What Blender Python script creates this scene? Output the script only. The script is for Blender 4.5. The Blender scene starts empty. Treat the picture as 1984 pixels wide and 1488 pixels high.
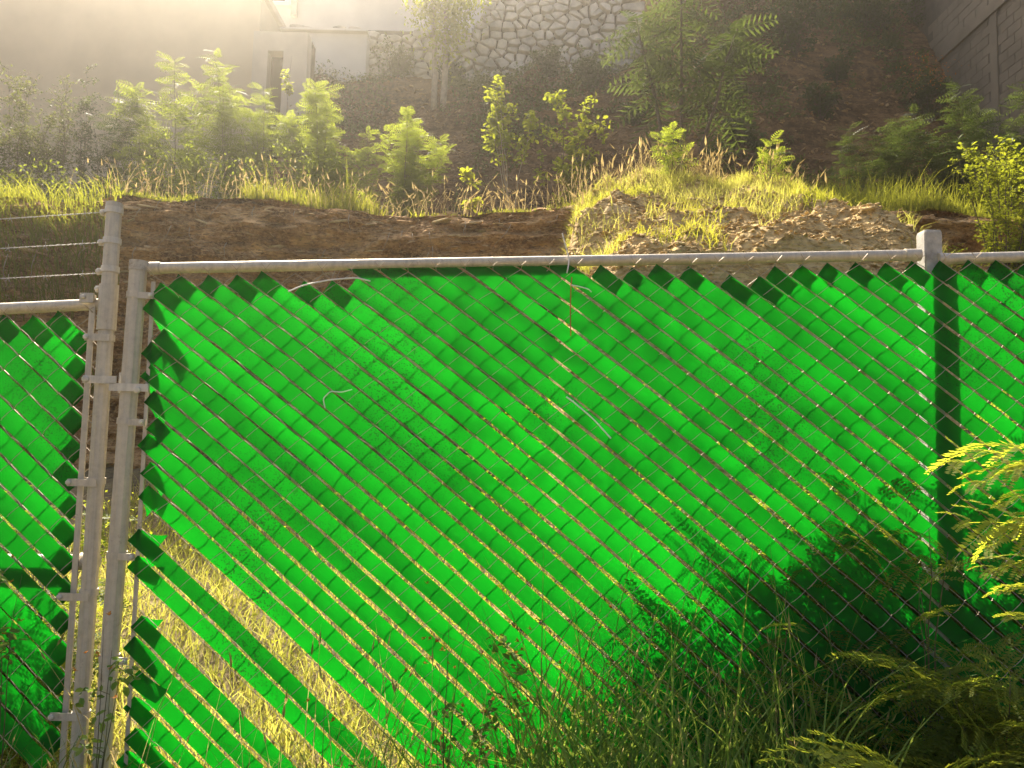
import bpy, math
import numpy as np
from mathutils import Matrix, Vector, noise as mnoise
RNG = np.random.default_rng(7)
scene = bpy.context.scene
COL = scene.collection

# ------------------------------------------------------------------ camera
PW, PH, FPX = 1984.0, 1488.0, 1500.0
PITCH, ROLL = math.radians(4.6), math.radians(1.5)
CAM = np.array([0.0, 0.0, 1.25])
_f = np.array([0, math.cos(PITCH), math.sin(PITCH)])
_u0 = np.array([0, -math.sin(PITCH), math.cos(PITCH)])
_r0 = np.array([1.0, 0, 0])
_r = math.cos(ROLL) * _r0 + math.sin(ROLL) * _u0
_u = -math.sin(ROLL) * _r0 + math.cos(ROLL) * _u0
cam_data = bpy.data.cameras.new('camera')
cam = bpy.data.objects.new('camera', cam_data)
COL.objects.link(cam)
cam_data.sensor_width = 36.0
cam_data.lens = FPX / PW * 36.0
cam_data.clip_end = 2000.0
cam_data.clip_start = 0.02
m = Matrix.Identity(4)
for i in range(3):
    m[i][0], m[i][1], m[i][2], m[i][3] = _r[i], _u[i], -_f[i], CAM[i]
cam.matrix_world = m
scene.camera = cam


def ray(px, py):
    return _f + (px - PW / 2) / FPX * _r - (py - PH / 2) / FPX * _u


def at(px, py, Y):
    d = ray(px, py)
    return CAM + d * (Y - CAM[1]) / d[1]


# ------------------------------------------------------------------ sun, sky, exposure
SUN = ray(420, -640)
SUN = SUN / np.linalg.norm(SUN)
EL = math.asin(SUN[2])
AZ = math.atan2(SUN[0], SUN[1])
world = bpy.data.worlds.new('World')
scene.world = world
world.use_nodes = True
wn = world.node_tree
for n in list(wn.nodes):
    wn.nodes.remove(n)
sky = wn.nodes.new('ShaderNodeTexSky')
sky.sky_type = 'NISHITA'
sky.sun_disc = False
sky.sun_elevation = EL
sky.sun_rotation = AZ
sky.air_density = 0.6
sky.dust_density = 6.0
sky.ozone_density = 0.3
bg = wn.nodes.new('ShaderNodeBackground')
bg.inputs['Strength'].default_value = 0.115
wo = wn.nodes.new('ShaderNodeOutputWorld')
wn.links.new(sky.outputs[0], bg.inputs[0])
wn.links.new(bg.outputs[0], wo.inputs[0])
sl = bpy.data.lights.new('sun', 'SUN')
sl.energy = 5.0
sl.angle = math.radians(0.5)
sl.color = (1.0, 0.89, 0.70)
so = bpy.data.objects.new('sun', sl)
COL.objects.link(so)
so.rotation_euler = Vector((-SUN[0], -SUN[1], -SUN[2])).to_track_quat('-Z', 'Y').to_euler()
so.location = (-6, 15, 18)
vs = scene.view_settings
scene.display_settings.display_device = 'sRGB'
vs.view_transform = 'Standard'
vs.look = 'None'
vs.gamma = 1.0
vs.use_curve_mapping = False
vs.exposure = 1.45
cy = scene.cycles
cy.use_denoising = True
cy.use_adaptive_sampling = True
cy.adaptive_threshold = 0.02
cy.max_bounces = 5
cy.diffuse_bounces = 3
cy.glossy_bounces = 2
cy.transmission_bounces = 5
cy.transparent_max_bounces = 12
cy.volume_bounces = 0
cy.caustics_reflective = False
cy.caustics_refractive = False
cy.sample_clamp_indirect = 6.0

# ------------------------------------------------------------------ noise
_perm = np.random.default_rng(3).random((64, 64, 64))


def vnoise(x, y, z):
    x, y, z = np.broadcast_arrays(np.asarray(x, float), np.asarray(y, float), np.asarray(z, float))
    xi, yi, zi = np.floor(x).astype(int), np.floor(y).astype(int), np.floor(z).astype(int)
    fx, fy, fz = x - xi, y - yi, z - zi
    fx, fy, fz = [t * t * (3 - 2 * t) for t in (fx, fy, fz)]
    out = 0
    for a in (0, 1):
        for b in (0, 1):
            for c in (0, 1):
                w = (fx if a else 1 - fx) * (fy if b else 1 - fy) * (fz if c else 1 - fz)
                out = out + w * _perm[(xi + a) % 64, (yi + b) % 64, (zi + c) % 64]
    return out * 2 - 1


def fbm(x, y, z, o=4):
    s, a = 0, 1.0
    for i in range(o):
        s = s + a * vnoise(x * 2 ** i + 11.3 * i, y * 2 ** i + 5.1 * i, z * 2 ** i + 2.7 * i)
        a *= 0.5
    return s


# ------------------------------------------------------------------ materials
class NT:
    def __init__(self, name):
        self.m = bpy.data.materials.new(name)
        self.m.use_nodes = True
        self.t = self.m.node_tree
        for n in list(self.t.nodes):
            self.t.nodes.remove(n)
        self.out = self.t.nodes.new('ShaderNodeOutputMaterial')

    def n(self, typ, _props=None, **kw):
        nd = self.t.nodes.new(typ)
        for k, v in (_props or {}).items():
            setattr(nd, k, v)
        for k, v in kw.items():
            key = int(k[1:]) if k[0] == '_' and k[1:].isdigit() else k.replace('_', ' ')
            s = nd.inputs[key]
            if hasattr(v, 'is_output') or isinstance(v, bpy.types.NodeSocket):
                self.t.links.new(v, s)
            else:
                s.default_value = v
        return nd

    def coord(self, which='Object', scale=(1, 1, 1)):
        c = self.n('ShaderNodeTexCoord')
        mp = self.n('ShaderNodeMapping')
        self.t.links.new(c.outputs[which], mp.inputs['Vector'])
        mp.inputs['Scale'].default_value = scale
        return mp.outputs[0]

    def geo(self, scale=(1, 1, 1)):
        g = self.n('ShaderNodeNewGeometry')
        mp = self.n('ShaderNodeMapping')
        self.t.links.new(g.outputs['Position'], mp.inputs['Vector'])
        mp.inputs['Scale'].default_value = scale
        return mp.outputs[0]

    def noise(self, vec, scale, detail=4, rough=0.55):
        return self.n('ShaderNodeTexNoise', Vector=vec, Scale=scale, Detail=detail, Roughness=rough).outputs['Fac']

    def ramp(self, fac, stops):
        r = self.n('ShaderNodeValToRGB', Fac=fac)
        e = r.color_ramp.elements
        while len(e) < len(stops):
            e.new(0.5)
        for el, (p, c) in zip(e, stops):
            el.position = p
            el.color = (c[0], c[1], c[2], 1) if len(c) == 3 else c
        return r.outputs['Color']

    def mix(self, fac, a, b, blend='MIX'):
        nd = self.t.nodes.new('ShaderNodeMix')
        nd.data_type = 'RGBA'
        nd.blend_type = blend
        for s, v in ((nd.inputs[0], fac), (nd.inputs[6], a), (nd.inputs[7], b)):
            if isinstance(v, bpy.types.NodeSocket):
                self.t.links.new(v, s)
            else:
                s.default_value = v if not isinstance(v, tuple) or len(v) == 4 else (*v, 1)
        return nd.outputs[2]

    def bump(self, h, strength=0.5, dist=0.02):
        return self.n('ShaderNodeBump', Strength=strength, Distance=dist, Height=h).outputs[0]

    def end(self, sh):
        self.t.links.new(sh, self.out.inputs['Surface'])
        return self.m


def principled(nt, color, rough=0.8, metal=0.0, normal=None, spec=0.3):
    p = nt.n('ShaderNodeBsdfPrincipled', Roughness=rough, Metallic=metal)
    p.inputs['Specular IOR Level'].default_value = spec
    if isinstance(color, bpy.types.NodeSocket):
        nt.t.links.new(color, p.inputs['Base Color'])
    else:
        p.inputs['Base Color'].default_value = (*color, 1)
    if isinstance(rough, bpy.types.NodeSocket):
        nt.t.links.new(rough, p.inputs['Roughness'])
    if normal is not None:
        nt.t.links.new(normal, p.inputs['Normal'])
    return p.outputs[0]


def m_simple(name, c, rough=0.8, metal=0.0, spec=0.3, var=0.15, scale=8.0, bump=0.0):
    t = NT(name)
    v = t.geo()
    nz = t.noise(v, scale)
    c2 = tuple(max(0, x * (1 - var)) for x in c)
    c3 = tuple(x * (1 + var) for x in c)
    col = t.ramp(nz, [(0.3, c2), (0.7, c3)])
    nrm = t.bump(t.noise(v, scale * 6), bump, 0.01) if bump else None
    return t.end(principled(t, col, rough, metal, nrm, spec))


def m_leaf(name, dark, mid, light, trans, tmix=0.45, rough=0.45):
    """leaf: tint attribute picks the colour, thin translucent blade"""
    t = NT(name)
    a = t.n('ShaderNodeAttribute', {'attribute_name': 'tint'})
    col = t.ramp(a.outputs['Fac'], [(0.0, dark), (0.5, mid), (1.0, light)])
    tc = t.mix(0.75, col, trans)
    tc2 = t.mix(a.outputs['Fac'], t.mix(0.35, tc, dark), tc)
    p = principled(t, col, max(rough, 0.55), 0, None, 0.14)
    tr = t.n('ShaderNodeBsdfTranslucent', Color=tc2).outputs[0]
    mx = t.n('ShaderNodeMixShader', Fac=tmix)
    t.t.links.new(p, mx.inputs[1])
    t.t.links.new(tr, mx.inputs[2])
    return t.end(mx.outputs[0])


def m_earth(name, cols, strata=(1.2, 1.2, 9), scale=1.6, bump=0.9, fine=14.0):
    t = NT(name)
    v = t.geo()
    vs_ = t.geo(strata)
    a = t.noise(v, scale, 6, 0.65)
    b = t.noise(vs_, 1.3, 7, 0.7)
    f = t.noise(v, fine, 5, 0.7)
    base = t.ramp(t.mix(0.5, a, b), [(0.40, cols[0]), (0.5, cols[1]), (0.61, cols[2])])
    col = t.mix(t.ramp(f, [(0.46, (0, 0, 0)), (0.62, (0.85, 0.85, 0.85))]), base, cols[3])
    col = t.mix(t.ramp(t.noise(t.geo((5, 5, 16)), 3.0, 6, 0.75), [(0.36, (0.75, 0.75, 0.75)), (0.48, (0, 0, 0))]), col, tuple(c * 0.5 for c in cols[0]))
    vo = t.n('ShaderNodeTexVoronoi', Vector=t.geo((9, 9, 22)), Scale=1.6)
    h = t.mix(0.5, f, vo.outputs['Distance'])
    nrm = t.bump(h, bump, 0.05)
    return t.end(principled(t, col, 0.95, 0, nrm, 0.1))


M = {}
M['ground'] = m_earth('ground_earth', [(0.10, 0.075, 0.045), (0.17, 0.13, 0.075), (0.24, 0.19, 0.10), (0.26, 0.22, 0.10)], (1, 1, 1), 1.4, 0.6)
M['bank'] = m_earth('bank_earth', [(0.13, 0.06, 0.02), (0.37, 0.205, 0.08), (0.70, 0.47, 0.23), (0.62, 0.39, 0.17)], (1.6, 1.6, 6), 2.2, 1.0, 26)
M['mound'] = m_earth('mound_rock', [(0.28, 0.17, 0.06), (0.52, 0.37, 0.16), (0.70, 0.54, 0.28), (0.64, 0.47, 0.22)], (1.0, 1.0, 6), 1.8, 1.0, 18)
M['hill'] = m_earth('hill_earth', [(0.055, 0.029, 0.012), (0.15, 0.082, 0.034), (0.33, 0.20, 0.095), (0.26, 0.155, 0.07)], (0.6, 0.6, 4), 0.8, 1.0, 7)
M['rock'] = m_earth('flake_rock', [(0.34, 0.23, 0.10), (0.54, 0.40, 0.19), (0.70, 0.56, 0.31), (0.62, 0.47, 0.24)], (2, 2, 8), 5, 0.5, 40)
M['darkrock'] = m_earth('bank_clod', [(0.20, 0.11, 0.045), (0.40, 0.26, 0.12), (0.62, 0.45, 0.25), (0.48, 0.32, 0.16)], (2, 2, 8), 5, 0.5, 40)


def m_galv(name, c=(0.43, 0.42, 0.39), rust=0.0):
    t = NT(name)
    v = t.geo()
    vl = t.geo((60, 60, 2.0))
    a = t.noise(v, 35, 5, 0.7)
    b = t.noise(vl, 1.0, 4, 0.6)
    col = t.ramp(t.mix(0.5, a, b), [(0.3, tuple(x * 0.68 for x in c)), (0.5, c), (0.72, tuple(min(1, x * 1.3) for x in c))])
    if rust:
        r = t.ramp(t.noise(v, 11, 6, 0.75), [(0.60, (0, 0, 0)), (0.72, (rust, rust, rust))])
        col = t.mix(r, col, (0.16, 0.075, 0.03))
    rg = t.ramp(a, [(0.3, (0.42, 0.42, 0.42)), (0.7, (0.68, 0.68, 0.68))])
    return t.end(principled(t, col, rg, 0.35, t.bump(a, 0.15, 0.004), 0.4))


M['galv'] = m_galv('galvanised_steel', (0.54, 0.49, 0.395), 0.55)
M['galv_light'] = m_galv('galvanised_strap', (0.62, 0.58, 0.49), 0.2)
M['wire'] = m_galv('weathered_wire', (0.42, 0.35, 0.26), 0.5)
M['barb'] = m_galv('barbed_wire', (0.5, 0.48, 0.45), 0.5)


def m_slat():
    t = NT('green_plastic_slat')
    uv = t.n('ShaderNodeUVMap').outputs[0]
    mp = t.n('ShaderNodeMapping', Vector=uv)
    mp.inputs['Scale'].default_value = (1.5, 90, 1)
    grain = t.noise(mp.outputs[0], 3.0, 4, 0.6)
    v = t.geo()
    big = t.noise(v, 3.2, 2, 0.5)
    col = t.ramp(t.mix(0.55, grain, big), [(0.25, (0.002, 0.19, 0.006)), (0.75, (0.003, 0.29, 0.010))])
    # grime specks in patches
    patch = t.ramp(t.noise(t.geo((1, 1, 0.8)), 1.9, 3, 0.6), [(0.48, (0, 0, 0)), (0.66, (1, 1, 1))])
    sp = t.ramp(t.noise(v, 150, 2, 0.5), [(0.55, (0, 0, 0)), (0.62, (1, 1, 1))])
    dirt = t.mix(1.0, patch, sp, 'MULTIPLY')
    film = t.ramp(t.noise(v, 9, 5, 0.7), [(0.45, (0, 0, 0)), (0.8, (0.35, 0.35, 0.35))])
    col = t.mix(dirt, col, (0.010, 0.045, 0.008))
    tcol = t.mix(film, col, (0.006, 0.13, 0.008))
    bmp = t.bump(grain, 0.12, 0.002)
    oi = t.n('ShaderNodeObjectInfo')
    rv = t.ramp(oi.outputs['Random'], [(0.0, (0.66, 0.66, 0.66)), (1.0, (1.15, 1.15, 1.15))])
    tcol = t.mix(1.0, tcol, rv, 'MULTIPLY')
    d = principled(t, t.mix(0.75, tcol, (0.030, 0.22, 0.032)), 0.5, 0, bmp, 0.10)
    tr = t.n('ShaderNodeBsdfTranslucent', Color=t.mix(1.0, tcol, (1.04, 1.04, 1.04), 'MULTIPLY')).outputs[0]
    mx = t.n('ShaderNodeMixShader', Fac=0.62)
    t.t.links.new(d, mx.inputs[1])
    t.t.links.new(tr, mx.inputs[2])
    return t.end(mx.outputs[0])


M['slat'] = m_slat()
M['concrete'] = m_simple('post_concrete', (0.42, 0.40, 0.36), 0.9, var=0.3, scale=25, bump=0.4)
M['plaster'] = m_simple('beige_plaster', (0.56, 0.48, 0.345), 0.9, var=0.13, scale=0.7, bump=0.08)
M['white_plaster'] = m_simple('white_plaster', (0.68, 0.65, 0.60), 0.9, var=0.08, scale=1.2, bump=0.1)
M['grey_render'] = m_simple('grey_render', (0.52, 0.47, 0.39), 0.9, var=0.2, scale=1.0, bump=0.3)
M['block'] = m_simple('cement_block', (0.17, 0.145, 0.105), 0.95, var=0.28, scale=1.1, bump=0.5)
M['mortar'] = m_simple('cement_mortar', (0.12, 0.10, 0.075), 0.95, var=0.2, scale=4, bump=0.5)
M['stone'] = m_simple('limestone', (0.53, 0.49, 0.42), 0.92, var=0.42, scale=2.6, bump=0.7)
M['wallmortar'] = m_simple('stone_mortar', (0.12, 0.10, 0.075), 0.95, var=0.25, scale=5, bump=0.6)
M['dark'] = m_simple('dark_interior', (0.03, 0.025, 0.02), 0.9)
M['glass'] = m_simple('window_glass', (0.10, 0.11, 0.12), 0.1, 0, 0.6, 0.05)
M['frame_white'] = m_simple('white_frame', (0.7, 0.7, 0.68), 0.5)
M['bark'] = m_simple('bark', (0.13, 0.095, 0.065), 0.9, var=0.35, scale=18, bump=0.5)
M['palebark'] = m_simple('pale_bark', (0.36, 0.30, 0.22), 0.9, var=0.3, scale=12, bump=0.4)
M['stem'] = m_simple('green_stem', (0.10, 0.09, 0.035), 0.7, var=0.3, scale=20)
M['white_plastic'] = m_simple('white_plastic', (0.75, 0.73, 0.70), 0.4, var=0.05)
M['red_plastic'] = m_simple('red_cord', (0.45, 0.06, 0.03), 0.6, var=0.15)
M['seed'] = m_leaf('seed_heads', (0.26, 0.19, 0.08), (0.40, 0.31, 0.15), (0.52, 0.42, 0.22), (0.75, 0.58, 0.24), 0.5, 0.8)
M['flower'] = m_leaf('orange_flower', (0.30, 0.10, 0.02), (0.5, 0.18, 0.03), (0.6, 0.26, 0.05), (0.7, 0.3, 0.05), 0.35, 0.7)
M['grass'] = m_leaf('grass_blades', (0.05, 0.085, 0.012), (0.13, 0.165, 0.022), (0.32, 0.28, 0.07), (0.60, 0.60, 0.05), 0.55)
M['drygrass'] = m_leaf('dry_grass', (0.08, 0.14, 0.018), (0.26, 0.27, 0.055), (0.50, 0.43, 0.17), (0.76, 0.72, 0.13), 0.55, 0.6)
M['weed'] = m_leaf('weed_blades', (0.040, 0.085, 0.018), (0.10, 0.18, 0.036), (0.28, 0.34, 0.09), (0.5, 0.60, 0.08), 0.38)
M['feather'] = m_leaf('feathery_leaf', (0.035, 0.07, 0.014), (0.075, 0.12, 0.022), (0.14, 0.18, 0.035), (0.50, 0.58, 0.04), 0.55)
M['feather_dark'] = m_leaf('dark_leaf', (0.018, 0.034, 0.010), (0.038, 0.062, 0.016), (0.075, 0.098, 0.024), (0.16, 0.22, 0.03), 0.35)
M['broad'] = m_leaf('broad_leaf', (0.05, 0.085, 0.014), (0.095, 0.14, 0.022), (0.22, 0.19, 0.03), (0.58, 0.62, 0.03), 0.58)
M['fern_near'] = m_leaf('near_leaf', (0.045, 0.070, 0.020), (0.095, 0.13, 0.034), (0.17, 0.20, 0.045), (0.74, 0.76, 0.05), 0.55)
M['dusty'] = m_leaf('dusty_leaf', (0.036, 0.060, 0.012), (0.080, 0.105, 0.024), (0.16, 0.17, 0.045), (0.28, 0.31, 0.06), 0.38)


# ------------------------------------------------------------------ mesh helpers
def mk_mesh(name, V, faces, mat, tint=None, smooth=False, uv=None):
    """faces: list of (n,k) int arrays"""
    me = bpy.data.meshes.new(name)
    V = np.asarray(V, np.float32)
    faces = [np.asarray(f, np.int32) for f in faces if len(f)]
    me.vertices.add(len(V))
    me.vertices.foreach_set('co', V.ravel())
    li = np.concatenate([f.ravel() for f in faces])
    tot = np.concatenate([np.full(len(f), f.shape[1], np.int32) for f in faces])
    st = np.concatenate([[0], np.cumsum(tot)[:-1]]).astype(np.int32)
    me.loops.add(len(li))
    me.loops.foreach_set('vertex_index', li)
    me.polygons.add(len(tot))
    me.polygons.foreach_set('loop_start', st)
    try:
        me.polygons.foreach_set('loop_total', tot)
    except Exception:
        pass
    me.polygons.foreach_set('use_smooth', np.full(len(tot), bool(smooth)))
    if tint is not None:
        a = me.attributes.new('tint', 'FLOAT', 'POINT')
        a.data.foreach_set('value', np.asarray(tint, np.float32))
    if uv is not None:
        l = me.uv_layers.new(name='UVMap')
        l.data.foreach_set('uv', np.asarray(uv, np.float32)[li].ravel())
    me.materials.append(mat)
    me.update(calc_edges=True)
    me.validate()
    return me


class MB:
    """collects pieces into one mesh"""
    def __init__(self):
        self.V, self.F, self.T, self.n = [], {}, [], 0

    def add(self, V, F, tint=0.5):
        V = np.asarray(V, float).reshape(-1, 3)
        self.V.append(V)
        self.T.append(np.full(len(V), tint) if np.isscalar(tint) else np.asarray(tint))
        for f in (F if isinstance(F, list) else [F]):
            f = np.asarray(f, int)
            if len(f):
                self.F.setdefault(f.shape[1], []).append(f + self.n)
        self.n += len(V)

    def box(self, c, s, R=None):
        c, s = np.asarray(c, float), np.asarray(s, float) / 2
        v = np.array([[x, y, z] for x in (-1, 1) for y in (-1, 1) for z in (-1, 1)]) * s
        if R is not None:
            v = v @ np.asarray(R).T
        self.add(v + c, np.array([[0, 1, 3, 2], [4, 6, 7, 5], [0, 4, 5, 1], [2, 3, 7, 6], [0, 2, 6, 4], [1, 5, 7, 3]]))

    def tube(self, pts, r, sides=8, caps=True, tint=0.5):
        pts = np.asarray(pts, float)
        n = len(pts)
        r = np.full(n, r) if np.isscalar(r) else np.asarray(r, float)
        tg = np.gradient(pts, axis=0)
        tg /= np.linalg.norm(tg, axis=1)[:, None] + 1e-9
        ref = np.array([0.0, 0, 1]) if abs(tg[0][2]) < 0.8 else np.array([0, 1.0, 0])
        V = []
        a = np.arange(sides) * 2 * math.pi / sides + math.pi / sides
        x = np.cross(ref, tg[0])
        for i in range(n):
            x = x - tg[i] * np.dot(x, tg[i])
            if np.linalg.norm(x) < 1e-6:
                x = np.cross(ref, tg[i])
            x /= np.linalg.norm(x)
            y = np.cross(tg[i], x)
            V.append(pts[i] + r[i] * (np.cos(a)[:, None] * x + np.sin(a)[:, None] * y))
        i = np.arange(n - 1)[:, None] * sides
        k = np.arange(sides)[None]
        k2 = (k + 1) % sides
        F = np.stack([i + k, i + k2, i + sides + k2, i + sides + k], -1).reshape(-1, 4)
        fs = [F]
        if caps:
            fs.append(np.arange(sides)[::-1][None])
            fs.append((np.arange(sides) + (n - 1) * sides)[None])
        self.add(np.concatenate(V), fs, tint)

    def mesh(self, name, mat, smooth=False):
        return mk_mesh(name, np.concatenate(self.V), [np.concatenate(f) for f in self.F.values()], mat,
                       np.concatenate(self.T), smooth)

    def build(self, name, mat, parent=None, smooth=False, loc=None):
        return link(name, self.mesh(name, mat, smooth), parent, loc)


def link(name, me, parent=None, loc=None, kind=None, label=None, cat=None, group=None):
    o = bpy.data.objects.new(name, me)
    COL.objects.link(o)
    if parent is not None:
        o.parent = parent
    if loc is not None:
        o.location = loc
    return tag(o, label, cat, group, kind)


def tag(o, label=None, cat=None, group=None, kind=None):
    for k, v in (('label', label), ('category', cat), ('group', group), ('kind', kind)):
        if v:
            o[k] = v
    return o


def thing(name, label, cat, loc=(0, 0, 0), group=None, rz=0, sc=1.0):
    o = bpy.data.objects.new(name, None)
    COL.objects.link(o)
    o.location = loc
    o.rotation_euler = (0, 0, rz)
    o.scale = (sc, sc, sc)
    o.empty_display_size = 0.2
    return tag(o, label, cat, group)


def grid_faces(nx, ny):
    i = np.arange(nx - 1)[:, None] * ny
    j = np.arange(ny - 1)[None]
    return np.stack([i + j, i + ny + j, i + ny + j + 1, i + j + 1], -1).reshape(-1, 4)


# ------------------------------------------------------------------ terrain
FY = 2.83                                    # the fence stands in the plane y = FY


def zg(X, Y):
    X, Y = np.asarray(X, float), np.asarray(Y, float)
    t = np.clip(Y - 3.0, 0, 5.3)
    z = -0.08 + 0.035 * np.clip(X, -4, 6) + 0.235 * t
    return z + 0.05 * fbm(X * 0.9, Y * 0.9, 0.3, 3) * np.clip((14 - np.abs(Y - 4)) / 6, 0, 1)


def make_ground():
    xs = np.concatenate([[-70, -40, -20], np.linspace(-9, 11, 130), [20, 40, 70]])
    ys = np.concatenate([[-70, -40, -15, -6], np.linspace(-2, 9, 100), [15, 30, 70]])
    X, Y = np.meshgrid(xs, ys, indexing='ij')
    V = np.stack([X, Y, zg(X, Y)], -1).reshape(-1, 3)
    link('ground', mk_mesh('ground', V, [grid_faces(len(xs), len(ys))], M['ground'], smooth=True), kind='structure')


make_ground()


def bank_top(X):
    """height of the terrace lip"""
    return 3.98 + 0.05 * np.sin(X * 1.7) + 0.08 * fbm(X * 0.8, 0.5, 0.2, 3) - 0.25 * np.clip((-X - 4.6) / 1.5, 0, 1)


def bank_y(X):
    return 8.5 + 0.22 * fbm(X * 0.35, 3.3, 1.0, 3) - 0.10 * np.sin(X * 0.9)


def terrace(X, Y):
    X, Y = np.asarray(X, float), np.asarray(Y, float)
    d = np.clip(Y - bank_y(X), 0, None)
    return bank_top(X) + 0.06 * d + 0.07 * fbm(X * 1.1, Y * 1.1, 4.0, 3)


def make_bank():
    xs = np.linspace(-12, 12.5, 520)
    tf = np.linspace(0, 1, 84)               # up the face
    tt = np.concatenate([np.linspace(0.04, 1.2, 22), np.linspace(1.4, 6.8, 26)])
    Vs = []
    top, by = bank_top(xs), bank_y(xs)
    for t in tf:
        z = 0.9 + (top - 0.9) * t
        strat = vnoise(xs * 0.9, 2.0, z * 6.0 + 0.8 * vnoise(xs * 0.4, 1, 1)) * 0.15 + np.abs(vnoise(xs * 2.2, 5.0, z * 13)) * 0.14
        lump = 0.20 * fbm(xs * 0.8, 7.0, z * 0.9, 3) + 0.11 * fbm(xs * 4.5, 3.0, z * 6, 3) + 0.10 * np.abs(vnoise(xs * 2.6, 8.0, z * 0.8))
        under = 0.12 * math.sin(math.pi * min(1, t * 1.05))        # the lip overhangs a little
        rnd = -0.22 * (1 - math.sqrt(max(0, 1 - max(0, (t - 0.93) / 0.07) ** 2)))
        y = by - 0.35 * (1 - t) + strat + lump * (1 - 0.5 * t) + under - rnd
        Vs.append(np.stack([xs + 0.03 * vnoise(xs * 9, z * 9, 3), y, z], -1))
    for d in tt:
        y = by + 0.24 + d
        Vs.append(np.stack([xs, y, terrace(xs, y) + 0.02 * fbm(xs * 6, y * 6, 1, 2)], -1))
    V = np.stack(Vs, 1)
    link('earth_bank', mk_mesh('earth_bank', V.reshape(-1, 3), [grid_faces(len(xs), V.shape[1])], M['bank'], smooth=False), kind='structure')


make_bank()


def sstep(a, b, x):
    t = np.clip((np.asarray(x, float) - a) / (b - a), 0, 1)
    return t * t * (3 - 2 * t)


def hill_z(X, Y):
    X, Y = np.asarray(X, float), np.asarray(Y, float)
    s = 1.36 + 0.24 * sstep(1.0, 6.0, X)
    d = Y - 12.9 - 0.8 * fbm(X * 0.25, 2.0, 8.0, 2)
    up = 4.25 + s * np.clip(d, 0, None)
    left = np.minimum(up, 9.75 + 0.3 * fbm(X * 0.6, 0.2, 0.7, 2)) + 1.4 * sstep(18.4, 18.8, Y)
    left = np.where(X < -5.0, np.minimum(left, 4.3 + 0.6 * np.clip(d, 0, 2.5) + 12 * sstep(19, 24, Y)), left)
    right = np.minimum(up, 20.5 + 0.05 * (Y - 24))
    w = sstep(2.2, 3.6, X)
    z = left * (1 - w) + right * w
    amp = 0.30 * np.clip(d, 0, 1)
    return z + amp * (fbm(X * 0.7, Y * 0.7, z * 0.7, 4) + 0.5 * vnoise(X * 0.6, 1.0, z * 3.5))


def make_hill():
    xs = np.concatenate([[-45, -25], np.linspace(-15, 14, 260), [25, 45]])
    ys = np.concatenate([np.linspace(12.2, 24.5, 150), [28, 36, 50, 68]])
    X, Y = np.meshgrid(xs, ys, indexing='ij')
    V = np.stack([X, Y, hill_z(X, Y)], -1).reshape(-1, 3)
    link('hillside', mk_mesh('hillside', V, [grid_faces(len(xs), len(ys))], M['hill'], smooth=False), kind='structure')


make_hill()


# the rock mound that juts out in front of the bank
def mound_z(X, Y):
    X, Y = np.asarray(X, float), np.asarray(Y, float)
    xc = X - 2.02
    # plan distance from the ridge
    crest = 4.10 - 0.15 * (xc / 1.3) ** 2 - 0.35 * sstep(0.8, 1.8, xc)
    front = 0.50 * np.clip(8.05 - Y, 0, None)
    z = crest - front - 0.25 * np.clip(Y - 8.5, 0, None)
    # steep left flank, sloping right flank, steep foot
    lx = 0.50 + 0.07 * fbm(Y * 1.5, 1.0, 2.0, 2) - 0.07 * np.clip(7.6 - Y, 0, 2.4)
    z = z - 2.6 * sstep(0.0, 0.42, lx + 0.16 - X) - 0.45 * np.clip(0.95 - X, 0, 0.6)
    z = z - 1.0 * np.clip(X - 3.2, 0, None)
    z = z - 2.6 * np.clip(5.3 - Y, 0, None)
    n = 0.16 * fbm(X * 1.3, Y * 1.3, 5.0, 4) + 0.06 * fbm(X * 4.5, Y * 4.5, 2.0, 3)
    z = z + n
    # ledges
    q = 0.11
    f = z / q - np.floor(z / q)
    return np.floor(z / q) * q + q * (0.55 * sstep(0.25, 0.9, f) + 0.45 * f) + 0.022 * fbm(X * 14, Y * 14, 3.0, 2)


def make_mound():
    xs, ys = np.linspace(-0.1, 4.9, 260), np.linspace(4.4, 9.4, 240)
    X, Y = np.meshgrid(xs, ys, indexing='ij')
    Z = mound_z(X, Y)
    V = np.stack([X, Y, np.maximum(Z, 0.3)], -1).reshape(-1, 3)
    return link('rock_mound', mk_mesh('rock_mound', V, [grid_faces(len(xs), len(ys))], M['mound']), kind='structure')


mound = make_mound()


def rock_shape(seed, flat=0.35):
    r = np.random.default_rng(seed)
    n = 7
    a = np.sort(r.random(n) * 0.7 + np.arange(n)) * 2 * math.pi / n
    ra = 0.75 + 0.4 * r.random(n)
    ring = np.stack([np.cos(a) * ra, np.sin(a) * ra * 0.7, np.zeros(n)], -1)
    top = ring * 0.72 + [0.06, 0.03, 0] + np.c_[np.zeros((n, 2)), flat * (0.7 + 0.5 * r.random(n))]
    bot = ring * 0.9 - [0, 0, flat * 0.7]
    V = np.concatenate([bot, ring + np.c_[np.zeros((n, 2)), flat * 0.25 * r.random(n)], top])
    k = np.arange(n)
    k2 = (k + 1) % n
    F = [np.concatenate([np.stack([k, k2, n + k2, n + k], -1), np.stack([n + k, n + k2, 2 * n + k2, 2 * n + k], -1)]),
         (np.arange(n) + 2 * n)[None], np.arange(n)[::-1][None]]
    return V, F


def rot(rx, ry, rz):
    from mathutils import Euler
    return np.array(Euler((rx, ry, rz)).to_matrix())


ROCKS = [rock_shape(100 + i, 0.28 + 0.05 * (i % 4)) for i in range(8)]
rock_me = [mk_mesh('rock', v, f, M['rock']) for v, f in ROCKS]
clod_me = [mk_mesh('clod', v, f, M['darkrock']) for v, f in ROCKS]


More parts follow.
